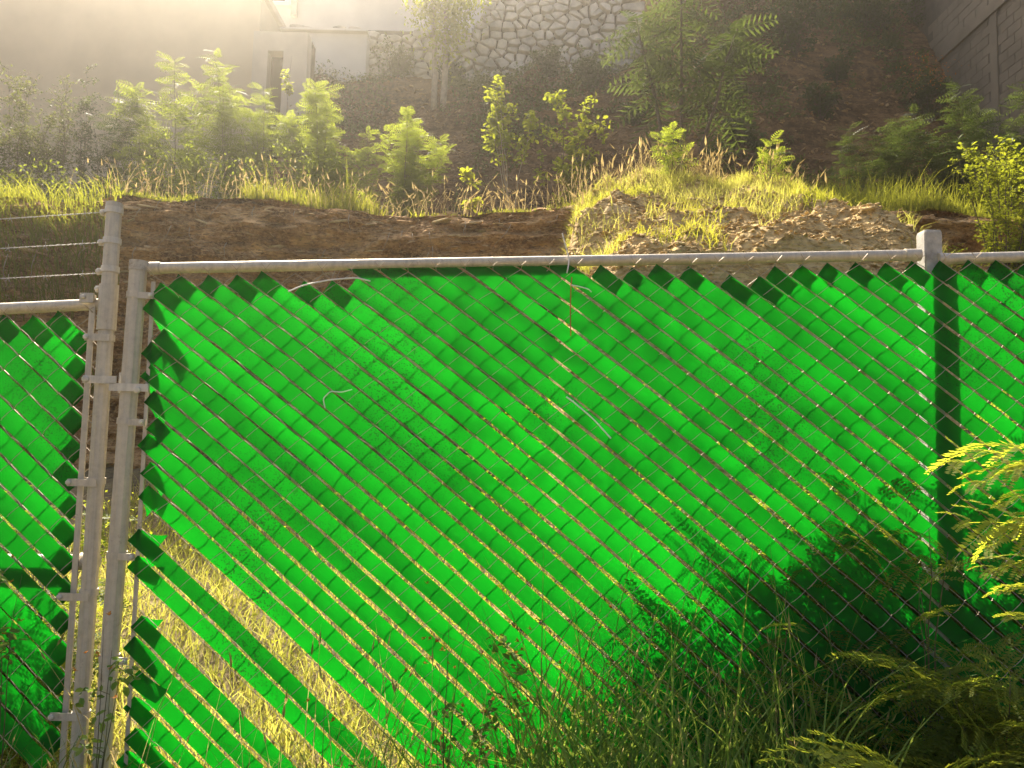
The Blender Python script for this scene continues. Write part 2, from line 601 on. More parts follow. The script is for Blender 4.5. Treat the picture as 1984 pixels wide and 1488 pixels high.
def scatter_rocks():
    r = np.random.default_rng(21)
    n = 0
    while n < 170:                           # the bigger flakes, one by one
        x, y = r.uniform(0.45, 3.9), r.uniform(5.3, 8.3)
        z = float(mound_z(x, y))
        if z < 2.3:
            continue
        s = r.uniform(0.024, 0.058) * (1.7 if r.random() < 0.08 else 1)
        o = link('rock', rock_me[n % 8], mound, (x, y, z + 0.1 * s))
        o.scale = (s * 1.35, s, s * 0.55)
        o.rotation_euler = (r.normal(0.3, 0.25), r.normal(0, 0.25), r.uniform(0, 6.28))
        n += 1
    mb = MB()
    n = 0
    while n < 7500:                          # rubble too small to pick apart
        x, y = r.uniform(0.3, 4.2), r.uniform(5.2, 8.4)
        z = float(mound_z(x, y))
        n += 1
        if z < 1.6:
            continue
        s = r.uniform(0.010, 0.030)
        V, F = ROCKS[n % 8]
        mb.add(V * [s * 1.3, s, s * 0.8] @ rot(r.normal(0.3, 0.4), r.normal(0, 0.4), r.uniform(0, 6.28)).T + [x, y, z + 0.004], F)
    o = mb.build('rubble', M['rock'], mound)
    o['kind'] = 'stuff'


scatter_rocks()


def scatter_clods():
    """clods and flakes on the bank face and the hillside"""
    dg = bpy.data.objects['earth_bank']
    me = dg.data
    co = np.empty(len(me.vertices) * 3, np.float32)
    me.vertices.foreach_get('co', co)
    co = co.reshape(520, -1, 3)
    r = np.random.default_rng(5)
    mb = MB()
    for k in range(9000):
        i, j = r.integers(100, 420), int(84 * r.random() ** 0.7)
        p = co[i, min(j, 90)]
        s = r.uniform(0.007, 0.030) * (2.0 if r.random() < 0.05 else 1)
        V, F = ROCKS[k % 8]
        mb.add(V * [s * 1.9, s, s * 0.5] @ rot(r.normal(0.2, 0.4), r.normal(0, 0.25), r.uniform(-0.6, 0.6)).T + p + r.normal(0, 0.015, 3), F)
    o = mb.build('clods', M['darkrock'], dg)
    o['kind'] = 'stuff'
    for k in range(230):                     # pale stone flakes that stick out of the cut
        i, j = int(r.integers(118, 345)), int(30 + 52 * r.random() ** 0.6)
        p = co[i, j]
        s = r.uniform(0.035, 0.10) * (1.5 if r.random() < 0.12 else 1)
        o = link('flake', (rock_me if r.random() < 0.45 else clod_me)[k % 8], dg, (float(p[0]), float(p[1]) - 0.25 * s, float(p[2])))
        o.scale = (s * 1.5, s * 0.8, s * 0.42)
        o.rotation_euler = (r.normal(0.15, 0.2), r.normal(0, 0.14), r.normal(0, 0.4))
    mr = MB()
    for k in range(70):                      # hanging roots
        i, j = int(r.integers(118, 345)), int(r.integers(60, 83))
        p = co[i, j] + [0, -0.05, 0.02]
        L = r.uniform(0.10, 0.38)
        t = np.linspace(0, 1, 6)
        P = p + np.stack([0.12 * L * r.normal(0, 1, 6).cumsum() * t, -0.06 * np.sin(t * 3) - 0.02, -L * t], -1)
        mr.tube(P, 0.005 * (1 - 0.7 * t), 4)
    o = mr.build('roots', M['palebark'], dg)
    o['kind'] = 'stuff'
    hb = bpy.data.objects['hillside']
    mb = MB()
    for k in range(3600):
        x, y = r.uniform(-4.5, 8.5), r.uniform(12.6, 19)
        z = float(hill_z(x, y))
        s = r.uniform(0.02, 0.07)
        V, F = ROCKS[k % 8]
        mb.add(V * [s * 1.4, s, s * 0.8] @ rot(r.normal(0.5, 0.4), r.normal(0, 0.4), r.uniform(0, 6.28)).T + [x, y, z], F)
    o = mb.build('scree', M['darkrock'], hb)
    o['kind'] = 'stuff'


scatter_clods()

# ------------------------------------------------------------------ fence
# rail lines read off the photograph, in the fence plane
RA, RB = at(288, 517, FY), at(1787, 491, FY)
LA, LB = at(0, 596, FY), at(172, 588, FY)


def rail_z(x):
    return RA[2] + (RB[2] - RA[2]) * (x - RA[0]) / (RB[0] - RA[0])


def lrail_z(x):
    return LA[2] + (LB[2] - LA[2]) * (x - LA[0]) / (LB[0] - LA[0])


WD = 0.1045                                  # diamond width


def build_vmap(a0, a1, n=60):
    """drop of mesh row j below the rail: diamonds are squatter at the top, taller below"""
    V = [0.0]
    for j in range(n):
        v = V[-1]
        t = min(1, v / 1.5)
        V.append(v + 0.5 * WD * (a0 + (a1 - a0) * t))
    return np.array(V)


def slat_mesh(path, width, rng, fold0, fold1, weave_phase, curl=0.0, skew=0.0):
    """ribbon along path (n,2) [x, drop]; returns V (x,y,drop), F, uv"""
    path = np.asarray(path, float)
    seg = np.r_[0, np.cumsum(np.linalg.norm(np.diff(path, axis=0), axis=1))]
    L = seg[-1]
    n = max(4, int(L / 0.024))
    s = np.linspace(0, L, n)
    P = np.stack([np.interp(s, seg, path[:, 0]), np.interp(s, seg, path[:, 1])], -1)
    # gentle sideways wander
    ph = rng.uniform(0, 6.28, 2)
    T = np.gradient(P, axis=0)
    T /= np.linalg.norm(T, axis=1)[:, None]
    Nn = np.stack([-T[:, 1], T[:, 0]], -1)
    wander = 0.0012 * np.sin(s * 5 + ph[0]) + 0.0006 * np.sin(s * 17 + ph[1])
    P = P + Nn * wander[:, None]
    yo = 0.0006 * np.sin(s / 0.069 * math.pi + weave_phase) + 0.001 * np.sin(s * 5 + ph[1])
    tilt = 0.03 * np.sin(s * 3.0 + ph[0]) + rng.normal(0, 0.05)
    cup = 0.0060 * (1 + 0.5 * np.sin(s * 4 + ph[1])) * (1 if rng.random() < 0.8 else -0.4)
    rows = []
    if fold0 > 0:
        m0 = max(3, int(fold0 / 0.016))
        for k in range(m0, 0, -1):
            d = k / m0 * fold0
            i = min(n - 1, int(round(d / L * (n - 1))))
            pp = np.array([np.interp(d, s, P[:, 0]), np.interp(d, s, P[:, 1])])
            if skew:
                ca, sa = math.cos(skew * d / fold0), math.sin(skew * d / fold0)
                q_ = pp - P[0]
                pp = P[0] + np.array([q_[0] * ca - q_[1] * sa, q_[0] * sa + q_[1] * ca])
            rows.append((pp, T[i], Nn[i], 0.005 + curl * d * (0.4 + d * 4) , tilt[i] + curl * 0.8 * d / fold0, 0.002, -d))
    e = 0.03 * curl
    for i in range(n):
        rows.append((P[i], T[i], Nn[i], yo[i], tilt[i], cup[i], s[i]))
    if fold1 > 0:
        m1 = max(3, int(fold1 / 0.016))
        for k in range(1, m1 + 1):
            d = k / m1 * fold1
            i = max(0, n - 1 - int(round(d / L * (n - 1))))
            pp = np.array([np.interp(L - d, s, P[:, 0]), np.interp(L - d, s, P[:, 1])])
            rows.append((pp, T[i], Nn[i], 0.005 + curl * d, tilt[i], 0.002, L + d))
    nc = 7
    c = np.linspace(-1, 1, nc)
    V, UV = [], []
    for (p, t, nn, y, ti, cu, ss) in rows:
        x2 = p[None] + nn[None] * (c * width / 2)[:, None]
        yy = y + cu * (1 - c * c) - cu * 0.6 + ti * c * width / 2 * 0.6
        V.append(np.stack([x2[:, 0], yy, x2[:, 1]], -1))
        UV.append(np.stack([np.full(nc, ss), c * 0.03], -1))
    return np.concatenate(V), grid_faces(len(V), nc), np.concatenate(UV)


def make_panel(parent, xl, xr, zfun, vmap, vmax, i0, top_drop, width, left_edge, right_edge, seed, skip=(), patch=None, drop_jit=None):
    """wire mesh and slats between xl and xr below the rail line zfun"""
    rng = np.random.default_rng(seed)
    x0 = xl
    ncol = int((xr - xl) / (WD / 2)) + 1
    nrow = int(np.searchsorted(vmap, vmax))
    jit = np.random.default_rng(seed + 1).normal(0, 0.0022, (ncol + 3, nrow + 3, 2))

    def node(i, j, jt=True):
        p = np.array([x0 + i * WD / 2, vmap[j] + top_drop * 0.35])
        if jt and 0 <= i < ncol + 3 and j < nrow + 3:
            p = p + jit[i, j]
        return p

    def w3(p, y=0.0):
        return np.array([p[0], FY + y, zfun(p[0]) - 0.028 - p[1]])
    # ---- wires: each wire zigzags between two node columns; rising runs pass before or behind the slats in turn
    mb = MB()
    for i in range(0, ncol):
        pts = []
        col, d, j = i, 1, 0
        if i % 2:
            col, d = i + 1, -1
        while j <= nrow:
            a = node(col, j)
            nxt = min(max(col + d, 0), ncol + 1)
            b = node(nxt, j + 1)
            pts.append(w3(a, (0.0025 if d > 0 else -0.0025)))
            if d < 0:                        # '/' run: crosses a slat
                side = -1 if (j + (col - j) // 2) % 2 else 1
                mid = (a + b) / 2
                pts.append(w3(a * 0.72 + b * 0.28, side * 0.0075))
                pts.append(w3(a * 0.28 + b * 0.72, side * 0.0075))
            else:
                pts.append(w3((a + b) / 2 + [0.001, -0.001], 0.004 * (1 if (i + j) % 4 < 2 else -1)))
            col, d, j = nxt, -d, j + 1
        if len(pts) > 2:
            mb.tube(pts, 0.0015, 4, caps=False)
        # twisted ends over the rail
        if i % 2 == 0 and rng.random() < 0.85:
            a = node(i, 0)
            k = w3(a, -0.030)
            h = rng.uniform(0.022, 0.036)
            mb.tube([w3(a, -0.003), w3(a + [0, -0.010], -0.024), k + [-0.017, 0, h]], 0.0015, 4, caps=False)
            mb.tube([w3(a, 0.003), w3(a + [0, -0.010], -0.026), k + [0.018, -0.002, h * rng.uniform(0.7, 1.1)]], 0.0015, 4, caps=False)
    wm = mb.build('wire_mesh', M['wire'], parent)
    wm['kind'] = 'stuff'
    # ---- slats: run down to the right through the chain of diamonds
    vi = lambda v: np.interp(v, vmap, np.arange(len(vmap)))
    cmin, cmax = -nrow - 1, ncol + 1
    count = 0
    for c in range(cmin, cmax):
        if c % 2 == 0 or c in skip:
            continue
        # point at row t: column = c + t
        js = np.linspace(-1.4, nrow, 8 * nrow)
        xs = x0 + (c + js) * WD / 2
        vsn = np.where(js < 0, js * (vmap[1] - vmap[0]), np.interp(np.clip(js, 0, None), np.arange(len(vmap)), vmap)) + top_drop * 0.35
        td = top_drop * 0.35 + (drop_jit(xs[np.argmin(np.abs(js))], rng) if drop_jit else rng.normal(0.012, 0.005))
        if patch and patch[0] < xs[np.argmin(np.abs(js))] < patch[1]:
            td = -0.06
        le = left_edge(vsn) + rng.normal(0.006, 0.014)
        re = right_edge(vsn) + rng.normal(0, 0.004)
        ok = (xs > le) & (xs < re) & (vsn > td) & (vsn < vmax + rng.normal(0, 0.02))
        if ok.sum() < 6:
            continue
        path = np.stack([xs[ok], vsn[ok]], -1)
        from_left = xs[ok][0] < le[ok][0] + 0.02 and vsn[ok][0] > td + 0.05
        to_right = xs[ok][-1] > re[ok][-1] - 0.02
        f0 = rng.uniform(0.075, 0.115)
        curl = skew = 0.0
        if from_left:
            f0 = rng.uniform(0.06, 0.14)
            curl = rng.uniform(-0.3, 0.9)
            skew = rng.normal(0, 0.7)
        elif patch and patch[0] < xs[ok][0] < patch[1]:
            f0 = 0
        elif rng.random() < 0.12:
            f0, curl = 0.05, 0.35
        f1 = rng.uniform(0.07, 0.10) if to_right else 0
        Lp = np.linalg.norm(path[-1] - path[0])
        f0, f1 = min(f0, Lp * 0.4), min(f1, Lp * 0.4)
        V, F, UV = slat_mesh(path, width * rng.uniform(0.97, 1.03), rng, f0, f1, c * math.pi / 2, curl, skew)
        UV = UV + rng.uniform(0, 40, 2)
        V[:, 2] = np.maximum(V[:, 2], -0.0065)
        W = np.stack([V[:, 0], FY + V[:, 1], zfun(V[:, 0]) - 0.028 - V[:, 2]], -1)
        link('slat', mk_mesh('slat', W, [F], M['slat'], smooth=True, uv=UV), parent)
        count += 1
    return count


def pipe(parent, name, a, b, r, mat='galv', sides=20, smooth=True, n=2):
    mb = MB()
    a, b = np.asarray(a, float), np.asarray(b, float)
    mb.tube([a + (b - a) * t for t in np.linspace(0, 1, n)], r, sides)
    o = mb.build(name, M[mat], parent, smooth=False)
    if smooth:
        o.data.polygons.foreach_set('use_smooth', np.ones(len(o.data.polygons), bool))
        o.data.set_sharp_from_angle(angle=math.radians(40))
    return o


def ring(parent, name, p, axis, r, h, mat='galv', sides=20):
    axis = np.asarray(axis, float)
    return pipe(parent, name, np.asarray(p) - axis * h / 2, np.asarray(p) + axis * h / 2, r, mat, sides)


def bolt(parent, p, d=(0, -1, 0), r=0.009):
    d = np.asarray(d, float)
    mb = MB()
    p = np.asarray(p, float)
    mb.tube([p, p + d * 0.006, p + d * 0.009], [r, r, r * 0.6], 8)
    return mb.build('bolt', M['galv_light'], parent)


left_fence = thing('chain_link_fence', 'left chain-link panel with green slats and a tall pipe post carrying barbed wire', 'fence', (-1.6, FY, 0))
right_fence = thing('chain_link_fence', 'long chain-link fence with green slats under a grey top rail, right of both pipe posts', 'fence', (0, FY, 0))
for f_ in (left_fence, right_fence):
    f_.location = (0, 0, 0)

# tall post
pt, pb = at(222, 396, FY), at(150, 1488, FY)
tx = (pt[0] + pb[0]) / 2
UP = np.array([0, 0, 1.0])


def tall_x(z):
    return pb[0] + (pt[0] - pb[0]) * (z - pb[2]) / (pt[2] - pb[2])


def tall(z):
    return np.array([tall_x(z), FY, z])


ax_t = (pt - pb) / np.linalg.norm(pt - pb)
post = pipe(left_fence, 'post', tall(-0.35), pt, 0.0275, 'galv', 10, smooth=False)


def zrow(px, py):
    return at(px, py, FY)[2]


pipe(post, 'sleeve', tall(zrow(210, 640)), tall(zrow(212, 552)), 0.034, 'galv', 12)
for py in (408, 467, 522, 655, 932, 1148, 1385):
    ring(post, 'band', tall(zrow(200, py)), ax_t, 0.0315, 0.023, 'galv_light' if py < 600 else 'galv', 16)
for py in (412, 470, 526, 560):
    p = tall(zrow(200, py)) + [-0.040, -0.004, 0]
    mb = MB()
    mb.box(p + [0.004, 0.004, 0], (0.024, 0.008, 0.024))
    mb.build('lug', M['galv_light'], post)
    bolt(post, p, (0, -1, 0), 0.010)
pipe(post, 'cap', pt - ax_t * 0.03, pt + ax_t * 0.004, 0.0305, 'galv', 12)
# left rail, brace and tension bar
pipe(left_fence, 'top_rail', LA + np.array([-1.9, 0.02, 0]) + [0, 0, (LB[2] - LA[2]) / (LB[0] - LA[0]) * -1.9], tall(zrow(205, 587)) + [0, 0.015, 0], 0.0215)
zb = zrow(140, 1090)
pipe(left_fence, 'brace_rail', (LA[0] - 1.9, FY + 0.055, zb - 0.05), tall(zb) + [0, 0.05, 0], 0.024)
ring(left_fence, 'rail_clamp', (tall_x(zb) - 0.035, FY + 0.03, zb), (1, 0, 0), 0.031, 0.05)


def flat_bar(parent, name, a, b, w, th, mat='galv'):
    a, b = np.asarray(a, float), np.asarray(b, float)
    mb = MB()
    h = np.array([w / 2, 0, 0])
    t = np.array([0, th / 2, 0])
    V = [a - h - t, a + h - t, a + h + t, a - h + t, b - h - t, b + h - t, b + h + t, b - h + t]
    mb.add(V, np.array([[3, 2, 1, 0], [4, 5, 6, 7], [0, 1, 5, 4], [1, 2, 6, 5], [2, 3, 7, 6], [3, 0, 4, 7]]))
    return mb.build(name, M[mat], parent)


ta, tb = at(182, 572, FY), at(122, 1488, FY)
flat_bar(left_fence, 'tension_bar', ta + [0, -0.004, 0], tb + [0, -0.004, -0.25], 0.021, 0.006)
mb = MB()
mb.box(at(178, 579, FY) + [-0.008, -0.018, 0], (0.05, 0.012, 0.036))
mb.build('rail_bracket', M['galv'], left_fence)
bolt(left_fence, at(172, 577, FY) + [-0.006, -0.024, 0])
for (xa, xb, py) in ((178, 215, 655), (145, 190, 934), (128, 175, 1153), (112, 160, 1383)):
    a, b = at(xa, py, FY), at(xb, py + 1, FY)
    mb = MB()
    mb.box((a + b) / 2 + [0, -0.029, 0], (b[0] - a[0] + 0.02, 0.006, 0.026))
    mb.build('strap', M['galv'], left_fence)
    bolt(left_fence, a + [-0.004, -0.032, 0], r=0.010)

# shorter post of the long fence
qt, qb = at(269, 508, FY), at(196, 1488, FY)
ax_q = (qt - qb) / np.linalg.norm(qt - qb)


def short(z):
    t = (z - qb[2]) / (qt[2] - qb[2])
    p = qb + (qt - qb) * t
    return np.array([p[0], FY, z])


sp = pipe(right_fence, 'post', short(-0.3), qt, 0.031, 'galv', 10, smooth=False)
pipe(sp, 'cap', qt - ax_q * 0.032, qt + ax_q * 0.004, 0.0335, 'galv', 14)
for py in (572, 816, 1075, 1275):
    z = zrow(255, py)
    p = short(z)
    ring(sp, 'band', p, ax_q, 0.0345, 0.023, 'galv', 16)
    mb = MB()
    mb.box(p + [0.046, -0.026, -0.004], (0.060, 0.006, 0.024))
    mb.build('strap', M['galv'], sp)
    bolt(sp, p + [0.066, -0.029, -0.004], r=0.008)
ba, bb = at(296, 545, FY), at(243, 1488, FY)
flat_bar(right_fence, 'tension_bar', ba + [0, 0.006, 0], bb + [0, 0.006, -0.2], 0.014, 0.006)
# hinge straps between the two posts
for (who, xa, xb, py, rr) in ((left_fence, 172, 235, 736, 'post'), (right_fence, 222, 297, 751, 'post')):
    a, b = at(xa, py, FY), at(xb, py + 2, FY)
    mb = MB()
    mb.box((a + b) / 2 + [0, -0.037, 0], (b[0] - a[0], 0.008, 0.028))
    st = mb.build('hinge_strap', M['galv_light'], who)
    bp = at(xa + 6, py, FY) if who is left_fence else at(xb - 20, py + 6, FY)
    bolt(st, bp + [0, -0.041, 0], r=0.013)
ring(right_fence, 'hinge_pin', (at(237, 742, FY)), UP, 0.013, 0.075, 'galv_light', 12)

# rails of the long fence and the square post behind
RDIR = (RB - RA) / np.linalg.norm(RB - RA)
YR = np.array([0, 0.024, 0])
pipe(right_fence, 'top_rail', RA + YR, RB + YR, 0.0205, n=6)
pipe(right_fence, 'rail_cup', RA + YR - RDIR * 0.006, RA + YR + RDIR * 0.034, 0.0235)
pipe(right_fence, 'rail_cup', RB + YR - RDIR * 0.055, RB + YR + RDIR * 0.003, 0.0235)
SA, SB = at(1824, 499, FY), at(2800, 473, FY)
pipe(right_fence, 'top_rail', SA + YR, SB + YR, 0.0205)
pipe(right_fence, 'rail_cup', SA + YR, SA + YR + np.array([0.045, 0, 0]), 0.0235)
cp = at(1804, 447, FY + 0.045)
mb = MB()
for s0 in (0,):
    w2 = 0.0335
    zt, z0 = cp[2], -0.4
    ch = 0.006
    xs_ = [-w2 + ch, w2 - ch, w2, w2, w2 - ch, -w2 + ch, -w2, -w2]
    ys_ = [-w2, -w2, -w2 + ch, w2 - ch, w2, w2, w2 - ch, -w2 + ch]
    levels = [(z0, 1.0), (zt - 0.01, 1.0), (zt, 0.9)]
    V = [[cp[0] + x * k, FY + 0.06 + y * k, z] for z, k in levels for x, y in zip(xs_, ys_)]
    k = np.arange(8)
    k2 = (k + 1) % 8
    F = np.concatenate([np.stack([k + 8 * l, k2 + 8 * l, k2 + 8 * (l + 1), k + 8 * (l + 1)], -1) for l in (0, 1)])
    mb.add(V, [F, (np.arange(8) + 16)[None]])
mb.build('square_post', M['concrete'], right_fence)

VM = build_vmap(0.74, 0.94)
VML = build_vmap(0.93, 1.0)
xl = at(292, 540, FY)[0]
ledge = lambda: 0


def make_panels():
    x_l = short(1.2)[0] + 0.045
    px0, px1 = at(560, 520, FY)[0], at(1110, 520, FY)[0]

    def dj(x, rng):
        t = (x - RA[0]) / (RB[0] - RA[0])
        if 0.70 < t < 0.78 or 0.15 < t < 0.27:
            return 0.05 + rng.normal(0, 0.006)
        return 0.014 + rng.normal(0, 0.005)
    x_l = at(243, 1488, FY)[0]
    x_l = x_l - 0.01

    def ledge(v):
        t = np.clip(v / (ba[2] - bb[2]), 0, 1.2)
        return ba[0] + (bb[0] - ba[0]) * t - 0.012

    def cidx(px, py):
        q = at(px, py, FY)
        v = rail_z(q[0]) - 0.028 - q[2] - 0.007
        j = np.interp(v, VM, np.arange(len(VM)))
        c = (q[0] - x_l) / (WD / 2) - j
        return int(2 * round((c - 1) / 2) + 1)
    miss = (cidx(480, 1172), cidx(480, 1172) - 6)
    n = make_panel(right_fence, x_l, 3.3, rail_z, VM, 1.86, 0, 0.02, 0.0562, ledge, lambda v: np.full_like(v, 3.3), 3,
                   skip=miss, patch=(at(660, 520, FY)[0], px1), drop_jit=dj)
    xr = at(165, 900, FY)[0] + 0.012
    xr = ta[0]

    def redge(v):
        t = np.clip(v / (ta[2] - tb[2]), 0, 1.2)
        return ta[0] + (tb[0] - ta[0]) * t - 0.012
    m_ = make_panel(left_fence, xr - 40 * WD / 2, xr + 0.0, lrail_z, VML, 1.60, 0, 0.02, 0.064, lambda v: np.full_like(v, -9.0), redge, 8)
    print('slats', n, m_)


make_panels()

# barbed wires
for k, (pxa, pya, pyb, lab) in enumerate(((203, 411, 428, 'top'), (198, 470, 478, 'middle'), (198, 529, 533, 'lowest'))):
    a, b = at(pxa, pya, FY), at(-760, pyb + 18, FY)
    mb = MB()
    n = 200
    ts = np.linspace(0, 1, n)
    base = a + (b - a) * ts[:, None]
    base[:, 2] -= 0.02 * np.sin(ts * math.pi)
    for ph in (0, math.pi):
        an = ts * n * 1.3 + ph
        w = base + np.stack([np.zeros(n), 0.0016 * np.cos(an), 0.0016 * np.sin(an)], -1)
        mb.tube(w, 0.0012, 5, caps=False)
    for t in np.arange(0.04, 1, 0.075):
        p = a + (b - a) * t
        p = p + [0, 0, -0.02 * math.sin(t * math.pi)]
        for d in ((0.004, -0.006, 0.014), (0.005, 0.006, -0.014), (-0.004, -0.008, -0.012), (-0.005, 0.008, 0.012)):
            mb.tube([p, p + np.array(d)], [0.0011, 0.0006], 4)
    mb.build('barbed_wire', M['barb'], None)
    o = bpy.data.objects[-1] if False else COL.objects[-1]
    tag(o, lab + ' of the three barbed wires tied to the tall grey pipe post', 'barbed wire', 'barbed wires on the tall post')


# ties and cords
def cord(name, pts, r, mat, label, cat, sides=6):
    pts = np.array([at(x, y, FY + dy) for x, y, dy in pts])
    # smooth the polyline
    t = np.linspace(0, len(pts) - 1, 10 * len(pts))
    sm = np.stack([np.interp(t, np.arange(len(pts)), pts[:, i]) for i in range(3)], -1)
    k = np.ones(7) / 7
    pad = np.pad(sm, ((3, 3), (0, 0)), mode='edge')
    sm = np.stack([np.convolve(pad[:, i], k, 'valid') for i in range(3)], -1)
    mb = MB()
    mb.tube(sm, r, sides)
    o = mb.build(name, M[mat], None, smooth=True)
    return tag(o, label, cat)


cord('cable_tie', [(1089, 450, -0.03), (1094, 470, -0.02), (1102, 498, -0.006), (1102, 510, -0.004), (1100, 522, -0.006), (1098, 530, 0.0)], 0.0028, 'white_plastic',
     'white cable tie end sticking up over the top rail before the rock mound', 'cable tie')
cord('cable_tie', [(1096, 768, -0.012), (1110, 778, -0.014), (1150, 812, -0.013), (1186, 852, -0.006)], 0.0032, 'white_plastic',
     'white cable tie lying straight along a slat gap in mid fence', 'cable tie')
cord('cable_tie', [(556, 566, -0.008), (590, 552, -0.014), (640, 542, -0.016), (690, 538, -0.012), (720, 545, 0.0)], 0.0030, 'white_plastic',
     'white cable tie arching in the gap under the top rail left of centre', 'cable tie')
cord('cable_tie', [(630, 792, -0.008), (626, 772, -0.016), (640, 758, -0.02), (662, 760, -0.014), (684, 754, -0.006)], 0.0026, 'white_plastic',
     'small looped white cable tie on the slats left of centre', 'cable tie')
cord('cord', [(1108, 535, -0.012), (1106, 560, -0.014), (1105, 600, -0.012), (1106, 655, -0.011)], 0.0022, 'red_plastic',
     'short red cord hanging straight down on the green slats', 'cord')
cord('cord', [(1106, 552, -0.016), (1122, 555, -0.02), (1140, 560, -0.016), (1146, 566, -0.006)], 0.0024, 'white_plastic',
     'short white string knotted beside the red cord below the rail', 'cord')

# ------------------------------------------------------------------ buildings and walls
def poly_prism(mb, pts2, y0, y1, inset, axis='y'):
    """bevelled stone: polygon pts2 (x,z), back plane y1, front y0"""
    p = np.asarray(pts2, float)
    c = p.mean(0)
    n = len(p)
    rings = [(p, y1), (p, y0 + inset), (c + (p - c) * 0.93, y0 + inset * 0.3), (c + (p - c) * 0.75, y0)]
    V = [[q[0], y, q[1]] for r_, y in rings for q in r_]
    k = np.arange(n)
    k2 = (k + 1) % n
    F = np.concatenate([np.stack([k + n * l, k2 + n * l, k2 + n * (l + 1), k + n * (l + 1)], -1) for l in range(3)])
    mb.add(V, [F, (np.arange(n) + 3 * n)[None]])


def clip_poly(poly, a, nrm):
    out = []
    for i in range(len(poly)):
        p, q = poly[i], poly[(i + 1) % len(poly)]
        dp, dq = np.dot(p - a, nrm), np.dot(q - a, nrm)
        if dp <= 0:
            out.append(p)
        if (dp < 0) != (dq < 0) and abs(dp - dq) > 1e-9:
            out.append(p + (q - p) * dp / (dp - dq))
    return out


def make_stone_wall():
    Y = 18.0
    x0, x1 = at(600, 60, Y)[0], at(1215, 60, Y)[0]
    r = np.random.default_rng(12)
    root = thing('stone_wall', 'pale rubble stone retaining wall at the top of the hillside', 'wall', (0, Y, 9.2))
    inv = np.array([0, Y, 9.2])

    def top(x):
        return 11.25 + 1.0 * float(sstep(-1.2, -0.6, x))
    mb = MB()
    mb.box(np.array([(x0 - 0.8) / 2, Y + 0.22, 10.0]) - inv, (-x0 - 0.8, 0.24, 2.5))
    mb.box(np.array([(x1 - 0.8) / 2, Y + 0.23, 10.5]) - inv, (x1 + 0.8, 0.24, 3.6))
    mb.build('mortar_backing', M['wallmortar'], root)
    pts = []
    row, z = 0, 9.25
    while z < 12.3:
        h = r.uniform(0.13, 0.26)
        x = x0 + r.uniform(-0.3, 0)
        while x < x1:
            w = r.uniform(0.18, 0.46)
            pts.append([x + w / 2 + r.normal(0, 0.03), z + h / 2 + r.normal(0, 0.075)])
            x += w
        z += h
    pts = np.array(pts)
    sc_ = np.array([0.72, 1.0])
    n = 0
    for i, p in enumerate(pts):
        if p[1] > top(p[0]) - 0.04:
            continue
        poly = [p + np.array(d) for d in ((-0.42, -0.25), (0.42, -0.25), (0.42, 0.25), (-0.42, 0.25))]
        d2 = np.linalg.norm((pts - p) * sc_, axis=1)
        for j in np.argsort(d2)[1:14]:
            dlt = (pts[j] - p) * sc_ ** 2
            mid = (p + pts[j]) / 2
            g = r.uniform(0.010, 0.034)
            nn = dlt / np.linalg.norm(dlt)
            poly = clip_poly(poly, mid - nn * g, nn)
            if len(poly) < 3:
                break
        if len(poly) < 3:
            continue
        poly = np.array(poly)
        # knock the corners off
        q = []
        for k in range(len(poly)):
            a, b, c = poly[k - 1], poly[k], poly[(k + 1) % len(poly)]
            t = r.uniform(0.04, 0.16)
            q += [b + (a - b) * t, b + (c - b) * t]
        mb = MB()
        o3 = np.array([p[0], Y, p[1]])
        poly_prism(mb, np.array(q) - p, -r.uniform(0.0, 0.11), 0.16, 0.03)
        mb.build('stone', M['stone'], root, loc=o3 - inv)
        n += 1
    print('stones', n)


make_stone_wall()


def make_block_wall():
    XW = 9.3
    root = thing('block_building', 'dark grey cement block side wall at the upper right edge', 'building', (XW, 14.6, 5.5))
    inv = np.array([XW, 14.6, 5.5])
    mb = MB()
    mb.box(np.array([XW + 2.3, 15.2, 9.3]) - inv, (4.4, 8.4, 8.4))
    mb.build('wall', M['mortar'], root)
    bm_ = MB()
    s = np.array([0.03, 0.1965, 0.0965])
    v = np.array([[x, y, z] for x in (-1, 1) for y in (-1, 1) for z in (-1, 1)], float)
    vv = v * s
    vv[v[:, 0] < 0] *= [1, 0.99, 0.98]
    bm_.add(vv, np.array([[0, 1, 3, 2], [4, 6, 7, 5], [0, 4, 5, 1], [2, 3, 7, 6], [0, 2, 6, 4], [1, 5, 7, 3]]))
    me = bm_.mesh('block', M['block'])
    r = np.random.default_rng(2)
    for k in range(26):
        z = 6.05 + k * 0.2
        for q in range(11):
            y = 12.75 + q * 0.4 + (0.2 if k % 2 else 0)
            if 14.55 < y < 14.95 or (10.05 < z < 10.35):
                continue
            o = link('block', me, root, np.array([XW + 0.122 + r.normal(0, 0.002), y, z]) - inv)
            o.rotation_euler = (0, r.normal(0, 0.004), r.normal(0, 0.003))
    mb = MB()
    mb.box(np.array([XW + 0.12, 14.75, 8.6]) - inv, (0.10, 0.22, 6.2))
    mb.build('column', M['block'], root)
    mb = MB()
    mb.box(np.array([XW + 0.11, 15.2, 10.2]) - inv, (0.14, 8.3, 0.24))
    mb.build('tie_beam', M['block'], root)


make_block_wall()


